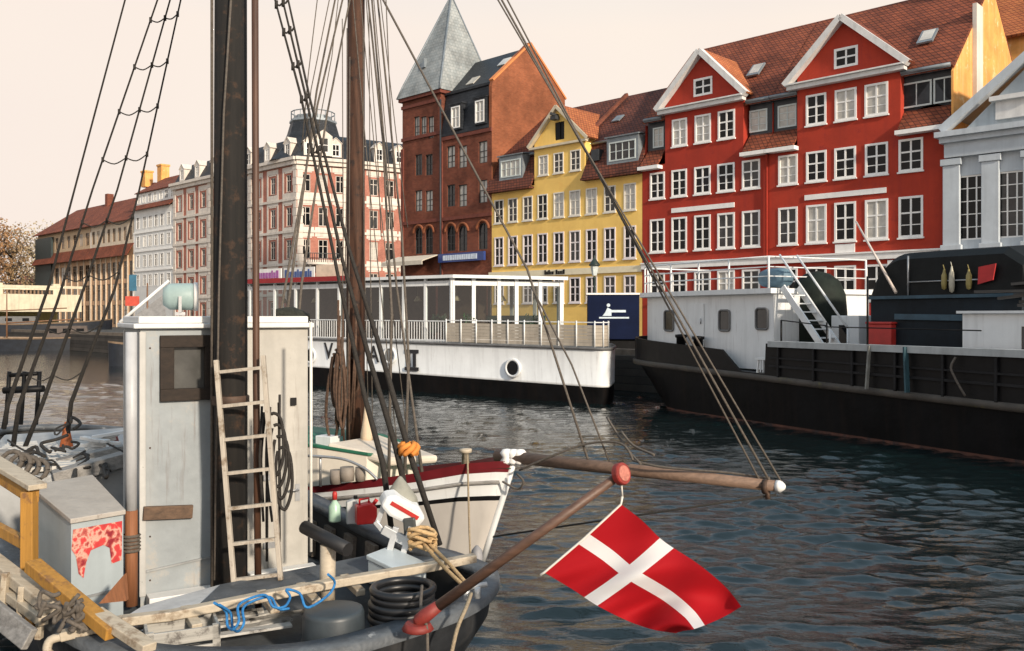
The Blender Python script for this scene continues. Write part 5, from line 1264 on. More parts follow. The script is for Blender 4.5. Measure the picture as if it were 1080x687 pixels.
b.box(wx0 - .05, wx0 + .08, -.048, .07, wz0 + .06, wz1 - .06); b.box(wx1 - .06, wx1 + .05, -.048, .07, wz0 + .06, wz1 - .06); wo = b.build('window_frame', wood('dark_brown_frame', (.022, .014, .009), .8, .5, 0), wh, bevel=.006, world=True)
b = MB(WHM); b.add([(wx0 + .05, .03, wz0 + .04), (wx1 - .05, .03, wz0 + .04), (wx1 - .05, .03, wz1 - .04), (wx0 + .05, .03, wz1 - .04)], [(0, 1, 2, 3)]); b.build('pane', glass('salted_window_glass', (.085, .085, .08), .15, .6), wo, world=True)
b = MB(WHM); b.prism([(-.07, -.07, 3.372), (WHW + .05, -.07, 3.372), (WHW + .05, WHD + .08, 3.372), (-.07, WHD + .08, 3.372)], (0, 0, .05)); b.prism([(-.02, -.02, 3.423), (WHW, -.02, 3.423), (WHW, WHD, 3.423), (-.02, WHD, 3.423)], (0, 0, .07)); b.build('wheelhouse_roof', OFFW, wh, bevel=.012, world=True)
TRIM = mat('worn_trim_paint', (.50, .50, .48), .55, .12, 4, streak=.4, rust=.6)
wbox('corner_trim', TRIM, -.012, .05, -.014, .05, .75, 3.34); wbox('corner_trim', TRIM, -.014, .03, WHD - .05, WHD + .01, .75, 3.34)
# lower seam, nailed plank, door
sx0, sz = .02, wf.z(.4, 0, 592)
b = MB(WHM); b.bar((.05, -.012, wf.z(.1, 0, 602)), (.72, -.012, wf.z(.7, 0, 586)), .02, .02); b.build('seam_bead', mat('grey_seam', (.28, .29, .29), .6, .3), wh, world=True)
p0, p1 = wf.X(151, -.03), wf.X(203, -.03); zq = wf.z(p0, 0, 541); b = MB(WHM); b.bar((p0, -.03, zq), (p1, -.03, wf.z(p1, 0, 539)), .05, .13); b.build('nailed_plank', BROWNT, wh, bevel=.005, world=True)
d0, d1 = wf.X(283, -.02), wf.X(319, -.02); dz0, dz1 = wf.z(d0, 0, 600), wf.z(d0, 0, 478); do = wbox('door', WHP2, d0, d1, -.022, -.002, dz0, dz1, .006)
hx, hz = wf.X(314, -.04), wf.z(wf.X(314, -.04), 0, 519); b = MB(WHM); b.box(hx - .025, hx + .025, -.032, -.023, hz - .09, hz + .09); b.tube([(hx, -.03, hz + .03), (hx, -.07, hz + .03), (hx - .1, -.07, hz + .035)], .012, 6); b.build('handle', STEEL, do, world=True)
b = MB(WHM); b.box(wf.X(309, 0) - .03, wf.X(309, 0) + .03, -.03, -.003, wf.z(1.4, 0, 428), wf.z(1.4, 0, 420)); b.build('hook', BLACKP, wh, world=True)
b = MB(WHM); b.tube([(-.09, -.06, .7), (-.09, -.06, 1.62)], .06, 10); b.build('post_foot', wood('red_brown_timber', (.24, .095, .04), .7, .35, 2), W1, world=True)
b = MB(WHM); b.tube([(-.09, -.06, 1.621), (-.09, -.06, 3.34)], .055, 10); b.build('post', mat('grey_painted_pipe', (.45, .46, .47), .45, .12, 5, streak=.4), W1, world=True)
b = MB(WHM)
for k in range(5): b.lathe([(.075, 1.22 + k * .035), (.09, 1.235 + k * .035), (.075, 1.25 + k * .035)], (-.09, -.06, 0), 10, cap=False)
b.build('lashing', ROPEG, W1, world=True)
wbox('sill_step', OFFW, .05, 1.0, -.22, -.02, .62, .78); wbox('sill_step', OFFW, 1.02, WHW + .05, -.16, -.02, .62, .86)

# masts
MASTK = wood('dark_tarred_mast', (.009, .0075, .006), .85, .6, 2, dirt=(.045, .024, .013))
mp = P(243, HY, 8.93); m = MB(); m.tube([(mp.x, mp.y, .6), (mp.x, mp.y, 3.2), (mp.x + .01, mp.y, 12.5)], [.165, .165, .14], 20); mast = m.build('mast', MASTK, W1, world=True)
m = MB(); m.lathe([(.172, 2.62), (.182, 2.63), (.182, 2.70), (.172, 2.71)], (mp.x, mp.y, 0), 20, cap=False); m.build('mast_band', mat('rusty_iron', (.07, .04, .025), .7, .5, 8), mast, world=True)
a = P(267, HY, 8.72); m = MB(); m.tube([(a.x + .05, a.y, .62), (a.x + .03, a.y, 2.8), (a.x, a.y, 12)], .033, 10); m.build('spar', wood('brown_spar', (.075, .034, .018), .55, .5, 2), W1, world=True)
a = P(223.5, HY, 8.85); m = MB(); m.tube([(a.x, a.y, .7), (a.x, a.y, 12)], .016, 6); m.build('halyard', ROPEG, W1, world=True)
a, b_ = P(244, -6, 8.72), P(226, 612, 8.72); m = MB(); m.tube([a, P(236, 120, 8.74), P(231, 300, 8.74), b_], .011, 6); m.build('halyard', ROPEG, W1, world=True)
m = MB(); rr = random.Random(8)
for k in range(7):
    x_ = 281 + rr.uniform(-6, 14); y0 = rr.uniform(410, 440); y1 = rr.uniform(520, 600); Yq = 8.66 + rr.uniform(-.04, .05)
    m.tube(spline([P(x_, y0, Yq), P(x_ + rr.uniform(-5, 5), (y0 + y1) / 2, Yq - .03), P(x_ + rr.uniform(-4, 4), y1, Yq)], 4), .014, 6)
for k in range(4):
    cx_, cy_ = 291 + k * 3, 470 + 12 * k; m.tube(spline([P(cx_ - 7, cy_ - 30, 8.62), P(cx_ - 9, cy_ + 12, 8.62), P(cx_, cy_ + 32, 8.62), P(cx_ + 8, cy_ + 8, 8.62), P(cx_ + 5, cy_ - 28, 8.62)], 5, True), .017, 6, cap=False)
m.build('rope_coil', ROPED, W1, world=True)

def YS(py): return 9.2 + (py + 400) / 828 * 2.6
shr = [[(133, -4), (78.6, 200), (52, 300), (8, 428), (4, 452)], [(167.5, -4), (97.6, 200), (60, 320), (20, 428), (14, 470)], [(180.5, -4), (123.8, 200), (90, 300), (44, 428), (24, 478)], [(191.5, -4), (147, 200), (121, 305), (75, 425), (70, 470)]]
def up(pts):                                                 # carry a shroud on to the masthead
    (x0, y0), (x1, y1) = pts[0], pts[1]; return [(243 if False else x0 + (x0 - x1) / (y1 - y0) * (y0 + 330), -330)] + pts
SH = []
for i, s in enumerate(shr):
    pts = [P(x, y, YS(y)) for x, y in up(s)]; SH.append(pts); n = len(pts)
    m = MB(); m.tube(pts, [.009, .010, .012, .018, .030, .034][:n], 6); m.build('shroud', ROPED, W1, world=True)
def on(pts, py):
    for a, b in zip(pts[:-1], pts[1:]):
        ya, yb = [HY + F * (CH - q.z) / q.y for q in (a, b)]
        if ya <= py <= yb: return a.lerp(b, (py - ya) / (yb - ya))
    return pts[-1]
for py in (-60, -15, 18, 66, 113, 165, 232, 290, 345, 395):
    a, b, c = on(SH[1], py + 2), on(SH[2], py), on(SH[3], py - 4)
    for u, v in ((a, b), (b, c)):
        mid = u.lerp(v, .5) - Vector((0, 0, (u - v).length * .22)); m = MB(); m.tube(spline([u, mid, v], 4), .008, 5)
        m.tube([u - Vector((0, 0, .03)), u + Vector((0, 0, .03))], .017, 6); m.tube([v - Vector((0, 0, .03)), v + Vector((0, 0, .03))], .017, 6); m.build('ratline', ROPED, W1, world=True)
shr2 = [[(289, -4), (317, 100), (358, 298), (385, 420), (404, 490), (413, 560)], [(297, -4), (322, 100), (362, 278), (390, 380), (417, 470), (440, 572)], [(303, -4), (327, 105), (368, 263), (398, 358), (431, 475), (464, 575)]]
def YR(py): return 9.05 + (py + 400) / 970 * .35
SH2 = []
for s in shr2:
    pts = [P(x, y, YR(y)) for x, y in up(s)]; SH2.append(pts); m = MB(); m.tube(pts, [.009, .010, .013, .019, .027, .033, .030], 7); m.build('shroud', ROPED, W1, world=True)
for py in (-40, 5, 34, 70, 105, 160):
    a, b, c = on(SH2[0], py), on(SH2[1], py - 2), on(SH2[2], py - 5)
    for u, v in ((a, b), (b, c)): m = MB(); m.tube([u, u.lerp(v, .5) - Vector((0, 0, .02)), v], .011, 5); m.tube([u - Vector((0, 0, .04)), u + Vector((0, 0, .04))], .020, 6); m.build('ratline', ROPED, W1, world=True)
m = MB(); q = on(SH2[2], 474)
for k in range(6): a = 6.28 * k / 6; m.tube(spline([q + Vector((.08 * math.cos(a), .08 * math.sin(a), -.05)), q + Vector((.10 * math.cos(a + 1), .10 * math.sin(a + 1), .02)), q + Vector((.06 * math.cos(a + 2), .06 * math.sin(a + 2), .06))], 3), .03, 6)
m.build('lashing', mat('orange_rope', (.60, .22, .04), .8, .3), W1, world=True)
for px, py, hh, c in ((70, 476, 27, 'orange_leather'), (121, 480, 20, 'dark_red_leather')):
    a = P(px, py, 11.9); m = MB(); m.lathe([(.10, 0), (.085, .06), (.035, hh / 950 * 11.9), (.02, hh / 950 * 11.9 + .05)], a, 10); m.build('shroud_boot', mat(c, (.36, .09, .018) if 'orange' in c else (.16, .03, .025), .6, .3), W1, world=True)

# fore cabin trunk, slatted hatch, timbers, mooring gear seen left of the wheelhouse
m = MB(WHM); m.prism([(-1.55, 2.0, .6), (.95, 2.0, .6), (.75, 6.2, .6), (-1.1, 6.2, .6)], (0, 0, 1.1)); m.build('cabin_trunk', mat('grey_cabin_paint', (.33, .34, .34), .6, .2, 2, dirt=(.12, .11, .10)), W1, bevel=.03, world=True)
m = MB(WHM)
for k in range(15): y = 2.15 + k * .17; m.box(-1.5 + .03 * k, -.72, y, y + .12, 1.72, 1.77); m.box(-.66, .35 - .02 * k, y, y + .12, 1.72, 1.77)
m.build('hatch_slats', wood('bleached_slats', (.52, .51, .48), .75, .25, 0), W1, world=True)
m = MB(); m.bar(P(56, 505, 10.2), P(131, 484, 10.6), .25, .16); m.bar(P(60, 490, 10.8), P(131, 474, 11.2), .2, .12); m.bar(P(0, 478, 10.9), P(60, 497, 10.4), .18, .1); m.build('fore_timbers', GREYT, W1, bevel=.01, world=True)
m = MB(); rr = random.Random(4)
for k in range(9): a = P(82 + rr.uniform(-6, 38), 468 + rr.uniform(-8, 8), 11.4); m.bar(a, a + Vector((rr.uniform(.15, .45), rr.uniform(-.1, .2), rr.uniform(-.05, .16))), .09, .04)
m.build('white_planks', OFFW, W1, bevel=.006, world=True)
m = MB()
for k in range(4): c = P(12 + 9 * k, 487 + 3 * k, 10.2); m.tube([c + Vector((.12 * math.cos(t * 6.28 / 12), .05 * math.sin(t * 6.28 / 12), .11 * math.sin(t * 6.28 / 12))) for t in range(13)], .028, 6, cap=False)
m.build('rope_coil', ROPEG, W1, world=True)
m = MB(); m.tube([P(4, 412, 13), P(46, 410, 13)], .05, 8); m.tube([P(10, 396, 13), P(40, 394, 13)], .03, 8)
for px in (10, 26, 42): m.tube([P(px, 392, 13), P(px - 4, 448, 13)], .03, 6)
m.build('fore_rail', BLACKP, W1, world=True)

m = MB(); rr = random.Random(21)
for k in range(16):
    x, y = rr.uniform(0, 118), rr.uniform(446, 500); Yk = 11.6 - (y - 446) * .028; pts = [P(x, y, Yk)]
    for j in range(4): x += rr.uniform(-14, 20); y += rr.uniform(-9, 11); pts.append(P(x, y, 11.6 - (y - 446) * .028))
    m.tube(spline(pts, 4), rr.choice((.012, .017, .022)), 5)
m.build('loose_lines', ROPED, W1, world=True)
m = MB(); rr = random.Random(22)
for k in range(9): a = PZ(rr.uniform(135, 250), rr.uniform(652, 672), .68 + .025 * k); d_ = Vector((.92, .36, 0)) + Vector((rr.uniform(-.2, .2), rr.uniform(-.25, .25), 0)); m.bar(a, a + d_ * rr.uniform(.35, .8), .10, .022)
m.build('stern_boards', wood('bleached_boards', (.46, .45, .42), .8, .35, 0, dirt=(.14, .13, .12)), W1, bevel=.003, world=True)
m = MB(WHM)                                                  # screw heads, hinges and a grab bar on the wheelhouse
for zz in (.9, 1.33, 1.62, 2.2, 3.18):
    for xx in (.088, .695): m.lathe([(.010, 0), (.008, .004), (0, .005)], (xx, -.001, zz), 8, Matrix.Rotation(R(90), 4, 'X'))
m.build('screw_heads', mat('rusty_iron', (.07, .04, .025), .7, .5, 8), wh, world=True)
for zz in (dz0 + .25, dz1 - .25): m = MB(WHM); m.box(d0 - .05, d0 + .07, -.034, -.0225, zz - .03, zz + .03); m.build('hinge', STEEL, do, world=True)

# companion hatch box with the slanted lid and torn poster
fb = [P(75, 0, 7.9), P(130, 0, 8.35), P(97, 0, 9.3), P(34, 0, 8.75)]; tz = [1.68, 1.66, 1.80, 1.80]
HBX = mat('pale_blue_white_paint', (.36, .41, .43), .5, .08, 2.5, bump=.1, bscale=15, dirt=None, streak=.22)
m = MB(); v0 = [Vector((p.x, p.y, .62)) for p in fb]; v1 = [Vector((p.x, p.y, z)) for p, z in zip(fb, tz)]
m.add(v0 + v1, [(0, 1, 5, 4), (1, 2, 6, 5), (2, 3, 7, 6), (3, 0, 4, 7)]); hbx = m.build('companion_hatch', HBX, W1, world=True)
cc = sum(v1, Vector()) / 4; m = MB(); m.prism([p + (p - cc) * .06 + Vector((0, 0, .003)) for p in v1], (0, 0, .045)); m.build('lid', mat('peeling_cream_lid', (.40, .37, .33), .7, .1, 5, bump=.4, bscale=20, dirt=(.22, .18, .15), dirt_at=.63), hbx, bevel=.008, world=True)
m = MB(); nrm = (v0[1] - v0[0]).cross(Vector((0, 0, 1))).normalized(); A_ = v0[0] + nrm * .006; B_ = v0[1] + nrm * .006
def hp(t, z): p = A_.lerp(B_, t); return Vector((p.x, p.y, z))
mt, tt, bs = _new('torn_poster'); n_, l_ = tt.nodes, tt.links
tcq = n_.new('ShaderNodeTexCoord'); nz = n_.new('ShaderNodeTexNoise'); nz.inputs['Scale'].default_value = 9; nz.inputs['Detail'].default_value = 4; l_.new(tcq.outputs['Object'], nz.inputs['Vector'])
cr_ = n_.new('ShaderNodeValToRGB'); cr_.color_ramp.interpolation = 'EASE'; cr_.color_ramp.elements[0].color = (.03, .02, .03, 1); cr_.color_ramp.elements[1].position = .42; cr_.color_ramp.elements[1].color = (.55, .05, .05, 1)
for ps, cl_ in ((.50, (.62, .36, .28, 1)), (.56, (.45, .10, .08, 1)), (.62, (.25, .02, .03, 1))): e = cr_.color_ramp.elements.new(ps); e.color = cl_
l_.new(nz.outputs[0], cr_.inputs[0]); l_.new(cr_.outputs[0], bs.inputs['Base Color'])
m.add([hp(.0, 1.45), hp(.08, 1.38), hp(.13, 1.22), hp(.22, 1.17), hp(.27, 1.3), hp(.36, 1.40), hp(.6, 1.42), hp(.72, 1.38), hp(.76, 1.23), hp(.96, 1.24), hp(.97, 1.60), hp(.5, 1.61), hp(.03, 1.62)], [tuple(range(13))]); m.build('torn_poster', mt, hbx, world=True)
m = MB(); m.bar(hp(.0, 1.0), hp(1.0, .98), .02, .02); m.build('seam_bead', mat('grey_seam', (.28, .29, .29), .6, .3), hbx, world=True)

# ochre frame, cream rails and lashings at the near left
m = MB(); m.bar(P(31, 518, 7.95), P(31, 672, 7.95), .11, .11, up=(1, 0, 0)); m.bar(P(-30, 482, 8.9), P(36, 524, 7.95), .09, .12); m.bar(P(-20, 548, 8.6), P(28, 574, 7.95), .07, .10); m.bar(P(-14, 500, 8.8), P(-14, 660, 8.8), .1, .1, up=(1, 0, 0)); m.build('ochre_frame', OCHT, W1, bevel=.008, world=True)
m = MB(); m.bar(P(-30, 472, 8.88), P(40, 514, 7.9), .16, .05); m.build('frame_board', CREAMT, W1, bevel=.008, world=True)
m = MB(); m.bar(P(-40, 566, 8.5), P(56, 641, 7.35), .14, .10); m.build('cream_rail', CREAMT, W1, bevel=.01, world=True)
m = MB(); m.bar(P(-40, 592, 8.4), P(46, 655, 7.3), .08, .08)
for px, py in ((6, 604), (24, 618), (44, 634)): m.bar(P(px, py, 7.75 - px * .008), P(px - 3, py + 40, 7.75 - px * .008), .06, .05, up=(1, 0, 0))
m.build('cream_balusters', CREAMT, W1, bevel=.006, world=True)
m = MB(); m.bar(P(34, 596, 7.6), P(120, 668, 6.9), .13, .10); m.build('ochre_plank', OCHT, W1, bevel=.008, world=True)
m = MB(); m.bar(P(100, 646, 7.1), P(158, 684, 6.72), .12, .07); m.build('cream_plank', CREAMT, W1, bevel=.008, world=True)
m = MB(); rr = random.Random(2)
for k in range(8):
    c = P(60 + rr.uniform(-8, 26), 648 + rr.uniform(-12, 14), 7.02); m.tube(spline([c + Vector((rr.uniform(-.1, .1), rr.uniform(-.04, .04), rr.uniform(-.09, .09))) for _ in range(6)], 4), .018, 6)
m.build('rope_bundle', ROPEG, W1, world=True)
m = MB(); m.prism([P(-10, 630, 7.5), P(34, 664, 7.05), P(22, 686, 7.0), P(-10, 660, 7.4)], (0.02, .06, -.02)); m.build('fender_board', GREYT, W1, bevel=.01, world=True)
m = MB(); m.prism([P(104, 637, 7.25), P(131, 606, 7.6), P(133, 634, 7.55)], (0, .05, .0)); m.build('knee', wood('red_brown_timber', (.24, .095, .04), .7, .35, 2), W1, world=True)

# stern: bench, cream taffrail on brackets
m = MB(); q = [PZ(198, 655, .98), PZ(232, 622, .98), PZ(420, 584, .98), PZ(466, 592, .98)]; m.prism([q[0], q[3], q[2], q[1]], (0, 0, .05)); m.build('aft_bench', DKDECK, W1, bevel=.01, world=True)
m = MB(); q = [PZ(120, 664, .96), PZ(150, 645, .96), PZ(236, 621, .96), PZ(200, 652, .96)]; m.prism([q[0], q[3], q[2], q[1]], (0, 0, .05)); m.build('pale_bench', mat('pale_grey_boards', (.44, .45, .45), .7, .2, 4, dirt=(.2, .2, .2)), W1, bevel=.01, world=True)
tr_ = [P(64, 671, 7.12), P(128, 655, 7.25), P(180, 649, 7.4), P(289, 627, 7.72), P(360, 613.5, 8.0), P(453, 598, 8.4), P(500, 588.5, 8.6)]
for i, (a, b) in enumerate(zip(tr_[:-1], tr_[1:])): m = MB(); m.bar(a, b + (b - a).normalized() * .01, .10, .075); m.build('taffrail', CREAMT, W1, bevel=.01, world=True)
m = MB(); m.tube(spline([tr_[0] + Vector((.03, 0, 0)), tr_[0] + Vector((-.06, -.04, -.02)), tr_[0] + Vector((-.07, -.07, -.09)), tr_[0] + Vector((-.02, -.08, -.13))], 4), .035, 8); m.build('rail_hook', CREAMT, W1, world=True)
for px, py in ((206, 646), (286, 629), (328, 621), (374, 612), (412, 606)):
    a = P(px, py, 7.3 + (px - 150) * .0044); m = MB(); m.bar(a + Vector((-.12, .10, .0)), a + Vector((.10, -.24, -.045)), .085, .06); m.build('rail_bracket', CREAMT, W1, bevel=.008, world=True)
# cleats on the stern rail
a = P(497, 628, 7.85); m = MB(); m.tube([a + Vector((-.13, -.06, .07)), a + Vector((.13, .08, .07))], .025, 8); m.tube([a + Vector((-.04, -.02, -.03)), a + Vector((-.04, -.02, .07))], .03, 8); m.tube([a + Vector((.05, .02, -.03)), a + Vector((.05, .02, .07))], .03, 8); m.build('cleat', mat('galvanised', (.55, .57, .58), .4, .15, metal=.4), W1, world=True)
m = MB(); m.tube([P(328, 340, 8.9), P(328, 582, 8.9)], .016, 6); m.build('white_stay', ROPEW, W1, world=True)
# winch post with its dark bar
m = MB(); m.tube([P(345, 640, 8.15), P(346, 575, 8.15)], .07, 10); m.build('winch_post', CREAMT, W1, world=True)
m = MB(); a, b = P(321, 556, 8.35), P(367, 580, 7.95); m.tube([a, b], .062, 12); m.build('winch_bar', mat('black_rubber', (.012, .012, .013), .5, .3), W1, world=True)

# ------------------------------------------------------------------ loose things on the working boat
def single(mb, name, m_, loc, label, cat, bevel=0.0, group=None):
    loc = Vector(loc); o = mb.build(name, m_, None, bevel=bevel); recenter(o, loc); return tag(o, label, cat, group)
LD = empty('ladder', 'cream wooden ladder leaning against the dark mast', 'ladder', P(272, 614, 8.45))
la, lb, ra, rb = P(228, 380, 8.66), P(247, 618, 8.42), P(277.5, 375, 8.62), P(296, 612, 8.40)
for a, b in ((la, lb), (ra, rb)): m = MB(); m.bar(a, b, .042, .05, up=(0, 1, 0)); m.build('rail', wood('bare_ladder_wood', (.42, .375, .31), .7, .25, 2, dirt=(.2, .15, .1)), LD, bevel=.005, world=True)
for k, f in enumerate((.055, .21, .36, .51, .665, .82, .975)):
    m = MB(); m.bar(la.lerp(lb, f), ra.lerp(rb, f) , .030, .042, up=(0, 1, 0)); m.build('rung', wood('bare_ladder_wood', (.42, .375, .31)), LD, world=True)
b = MB(); c = P(352, 642, 7.5); b.lathe([(.27, .6), (.262, .75), (.252, 1.02), (.243, 1.055), (.22, 1.062), (0, 1.065)], (c.x, c.y, 0), 28); b.tube([(c.x + .262 * math.cos(t * 6.283 / 28), c.y + .262 * math.sin(t * 6.283 / 28), .80) for t in range(29)], .012, 6, cap=False); single(b, 'bucket', mat('dark_blue_grey_plastic', (.035, .045, .052), .45, .25, 5), (c.x, c.y, .6), 'upturned dark grey bucket under the cream stern rail', 'bucket')
b = MB(); c = P(424, 635, 7.85)
for k in range(9):
    r_ = .26 - .012 * (k % 2); b.tube([(c.x + r_ * math.cos(t * 6.283 / 28) + .01 * math.sin(k), c.y + r_ * math.sin(t * 6.283 / 28), .64 + k * .06) for t in range(29)], .036, 8, cap=False)
single(b, 'hose_coil', mat('black_hose', (.012, .013, .015), .4, .3), (c.x, c.y, .62), 'coiled black hose standing beside the dark grey bucket', 'hose')
CR = empty('crate', 'slatted grey crate under the blue rope at the stern', 'crate', (PZ(208, 690, .62).x, 7.3, .62), R(25))
cw = wood('grey_crate_wood', (.36, .35, .32), .8, .3, 0, dirt=(.12, .11, .1))
for z in (0, .14, .28):
    b = MB(); b.box(-.28, .28, -.19, -.165, z, z + .11); b.box(-.28, .28, .165, .19, z, z + .11); b.box(-.28, -.255, -.163, .163, z, z + .11); b.box(.255, .28, -.163, .163, z, z + .11); b.build('slats', cw, CR, bevel=.004)
b = MB()
for x_ in (-.25, .25):
    for y_ in (-.16, .16): b.box(x_ - .03, x_ + .03, y_ - .03 * (1 if y_ < 0 else -.2), y_ + .006, 0, .40)
b.build('corner_post', cw, CR)
b = MB(); b.box(-.25, .25, -.16, .16, .01, .03); b.build('bottom', cw, CR)
# blue rope looped over the rail
b = MB(); rp = [(226, 636), (238, 645), (240, 660), (246, 664), (252, 655), (251, 640), (262, 632), (280, 628), (288, 640), (300, 640), (306, 630), (302, 622), (316, 626), (322, 640), (332, 638), (348, 626), (353, 614), (346, 606)]
pts = [P(x, y, 7.05 + (x - 226) * .0052 - .10 + .1 * math.sin(k * 1.3)) for k, (x, y) in enumerate(rp)]; b.tube(spline(pts, 5), .011, 7)
pts2 = [p + Vector((.03, .03, -.025)) for p in pts[:10]]; b.tube(spline(pts2, 5), .011, 7); single(b, 'rope', mat('blue_rope', (.02, .17, .42), .7, .3, 40, bump=.5, bscale=90), pts[0], 'blue rope looped along the cream stern rail', 'rope')
q = [P(386, 585, 8.6), P(411, 575.5, 9.0), P(452, 594, 8.65), P(421, 602, 8.25)]; b = MB(); b.prism(q, (0, 0, -.05)); b.prism([p + Vector((0, 0, -.051)) + (sum(q, Vector()) / 4 - p) * .06 for p in q], (0, 0, -.22)); single(b, 'fish_box', mat('pale_blue_plastic', (.50, .57, .60), .4, .12, 3, dirt=(.15, .19, .22), dirt_at=.66), sum(q, Vector()) / 4 - Vector((0, 0, .27)), 'pale blue lidded box on the stern bench', 'box', .012)
# outboard engine stowed on its side
OB = empty('outboard_motor', 'white outboard motor with a red stripe, stowed by the far rail', 'outboard motor', P(422, 585, 9.0))
c = P(424, 536, 9.0); Mo = Matrix.Translation(c) @ Matrix.Rotation(R(35), 4, 'Y') @ Matrix.Rotation(R(20), 4, 'Z')
b = MB(Mo); b.prism([(-.23, -.11, -.07), (-.10, -.11, -.11), (.22, -.11, -.09), (.24, -.11, .05), (.12, -.11, .11), (-.16, -.11, .10), (-.24, -.11, .04)], (0, .22, 0)); b.build('cowl', BOATW, OB, bevel=.035, world=True)
b = MB(Mo); b.box(-.17, .16, -.1165, -.1105, .0, .04); b.build('red_stripe', mat('red_paint', (.45, .03, .025), .5, .2), OB, world=True)
b = MB(); b.bar(P(432, 545, 8.97), P(434, 574, 8.97), .15, .12, up=(1, 0, 0)); b.build('engine_block', mat('dark_engine', (.05, .055, .055), .45, .3), OB, bevel=.015, world=True)
b = MB(); b.bar(P(404, 558, 8.9), P(430, 572, 8.9), .07, .09); b.bar(P(398, 552, 8.95), P(408, 524, 8.95), .045, .05, up=(1, 0, 0)); b.bar(P(418, 556, 8.9), P(410, 584, 8.88), .06, .06, up=(1, 0, 0)); b.bar(P(434, 556, 8.9), P(424, 588, 8.88), .05, .06, up=(1, 0, 0)); b.bar(P(396, 550, 8.93), P(404, 560, 8.93), .05, .05); b.build('bracket', mat('galvanised', (.55, .57, .58), .4, .15, metal=.4), OB, bevel=.006, world=True)
b = MB(); c = P(422, 524, 9.12); b.lathe([(.19, -.09), (.17, 0), (.06, .15), (.02, .2), (0, .21)], c, 9); single(b, 'canvas_cover', mat('olive_grey_canvas', (.27, .27, .23), .85, .2, bump=.4, bscale=12), c - Vector((0, 0, .09)), 'pointed olive grey canvas cover behind the outboard motor', 'cover')
b = MB(); rr = random.Random(9); c = P(446, 566, 8.8)
for k in range(6): a0 = rr.uniform(0, 6); b.tube([c + Vector((.13 * math.cos(a0 + t * .55), .05 * math.sin(a0 + t * .55) - .02 * k, .035 * k - .1 + .03 * math.sin(t * .9))) for t in range(13)], .02, 6)
for dx in (0, 8): b.tube(spline([c + Vector((.0 + dx * .006, -.03, -.05)), P(459 + dx, 588, 8.5), P(472 + dx, 602, 8.2), P(489 + dx * .6, 618, 7.9)], 5), .018, 6)
single(b, 'mooring_line', mat('tan_rope', (.50, .34, .17), .85, .3, 40, bump=.5, bscale=80), c, 'tan mooring line bundled by the outboard motor and led aft', 'rope')
b = MB(); b.tube(spline([P(497, 626, 7.8), P(492, 640, 7.55), P(482, 664, 7.35), P(474, 700, 7.3)], 5), .017, 6); single(b, 'mooring_rope', ROPE, P(497, 626, 7.8), 'pale rope hanging over the stern beside the metal cleat', 'rope')
b = MB(); b.tube(spline([P(445, 618, 7.6), P(444, 640, 7.35), P(450, 662, 7.12), P(451, 700, 7.1)], 5), .014, 6); single(b, 'thin_rope', ROPEG, P(445, 618, 7.6), 'thin grey rope hanging over the rail beside the flagpole foot', 'rope')
c = P(386, 552, 9.75); J = empty('fuel_can', 'red fuel can lashed at the far rail beside the outboard motor', 'fuel can', c, R(20))
b = MB(); b.prism([(-.11, -.07, 0), (.11, -.07, 0), (.11, -.07, .17), (.05, -.07, .23), (-.11, -.07, .20)], (0, .14, 0)); b.build('body', mat('red_plastic', (.60, .02, .02), .35, .15), J, bevel=.015)
b = MB(); b.tube([(-.07, 0, .19), (-.07, 0, .26), (.03, 0, .27), (.03, 0, .22)], .014, 6); b.tube([(.08, 0, .2), (.12, 0, .25)], .022, 8); b.build('handle', mat('red_plastic', (.60, .02, .02), .35, .15), J)
c = P(353, 550, 10.0); J = empty('bottle', 'green and white bottle standing on the far rail', 'bottle', c)
b = MB(); b.lathe([(.065, 0), (.068, .02), (.068, .17), (.03, .22), (.022, .24)], n=14); b.build('body', mat('pale_green_plastic', (.40, .58, .46), .3, .2), J)
b = MB(); b.lathe([(.028, .241), (.028, .31), (.02, .33)], n=12); b.build('cap', mat('red_paint', (.45, .03, .025), .5, .2), J)
c = P(372, 552, 9.9); J = empty('jerrycan', 'pale grey jug between the green bottle and the red fuel can', 'jug', c, R(15))
b = MB(); b.prism([(-.07, -.05, 0), (.07, -.05, 0), (.07, -.05, .2), (.02, -.05, .27), (-.07, -.05, .24)], (0, .1, 0)); b.build('body', mat('grey_white_plastic', (.48, .50, .50), .4, .15), J, bevel=.012)
b = MB(); b.lathe([(.022, .27), (.022, .3)], (.03, 0, 0), 8); b.build('cap', BLACKP, J)
# searchlight and dark bundle on the wheelhouse roof
c = P(190, 313, 9.3); SL = empty('searchlight', 'pale teal searchlight drum on the wheelhouse roof', 'searchlight', (c.x, c.y, 3.5), R(20))
Mr = Matrix.Rotation(R(90), 4, 'Y'); z_ = c.z - 3.5
b = MB(); b.lathe([(.0, -.17), (.09, -.165), (.135, -.10), (.14, .10), (.135, .13)], (0, 0, z_), 20, Mr); b.build('drum', mat('pale_teal_paint', (.30, .40, .39), .5, .15, 6, dirt=(.2, .22, .2)), SL)
b = MB(); b.lathe([(.148, .131), (.148, .17), (.12, .175), (.12, .16), (0, .15)], (0, 0, z_), 20, Mr); b.build('lens_ring', OFFW, SL)
b = MB(); b.bar((0, -.15, .03), (0, -.15, z_), .04, .03, up=(1, 0, 0)); b.bar((0, .15, .03), (0, .15, z_), .04, .03, up=(1, 0, 0)); b.box(-.05, .05, -.17, .17, 0, .035); b.build('yoke', STEEL, SL)
b = MB(); rr = random.Random(3); c = wf.W(1.5, .35, 3.56)
rows = []
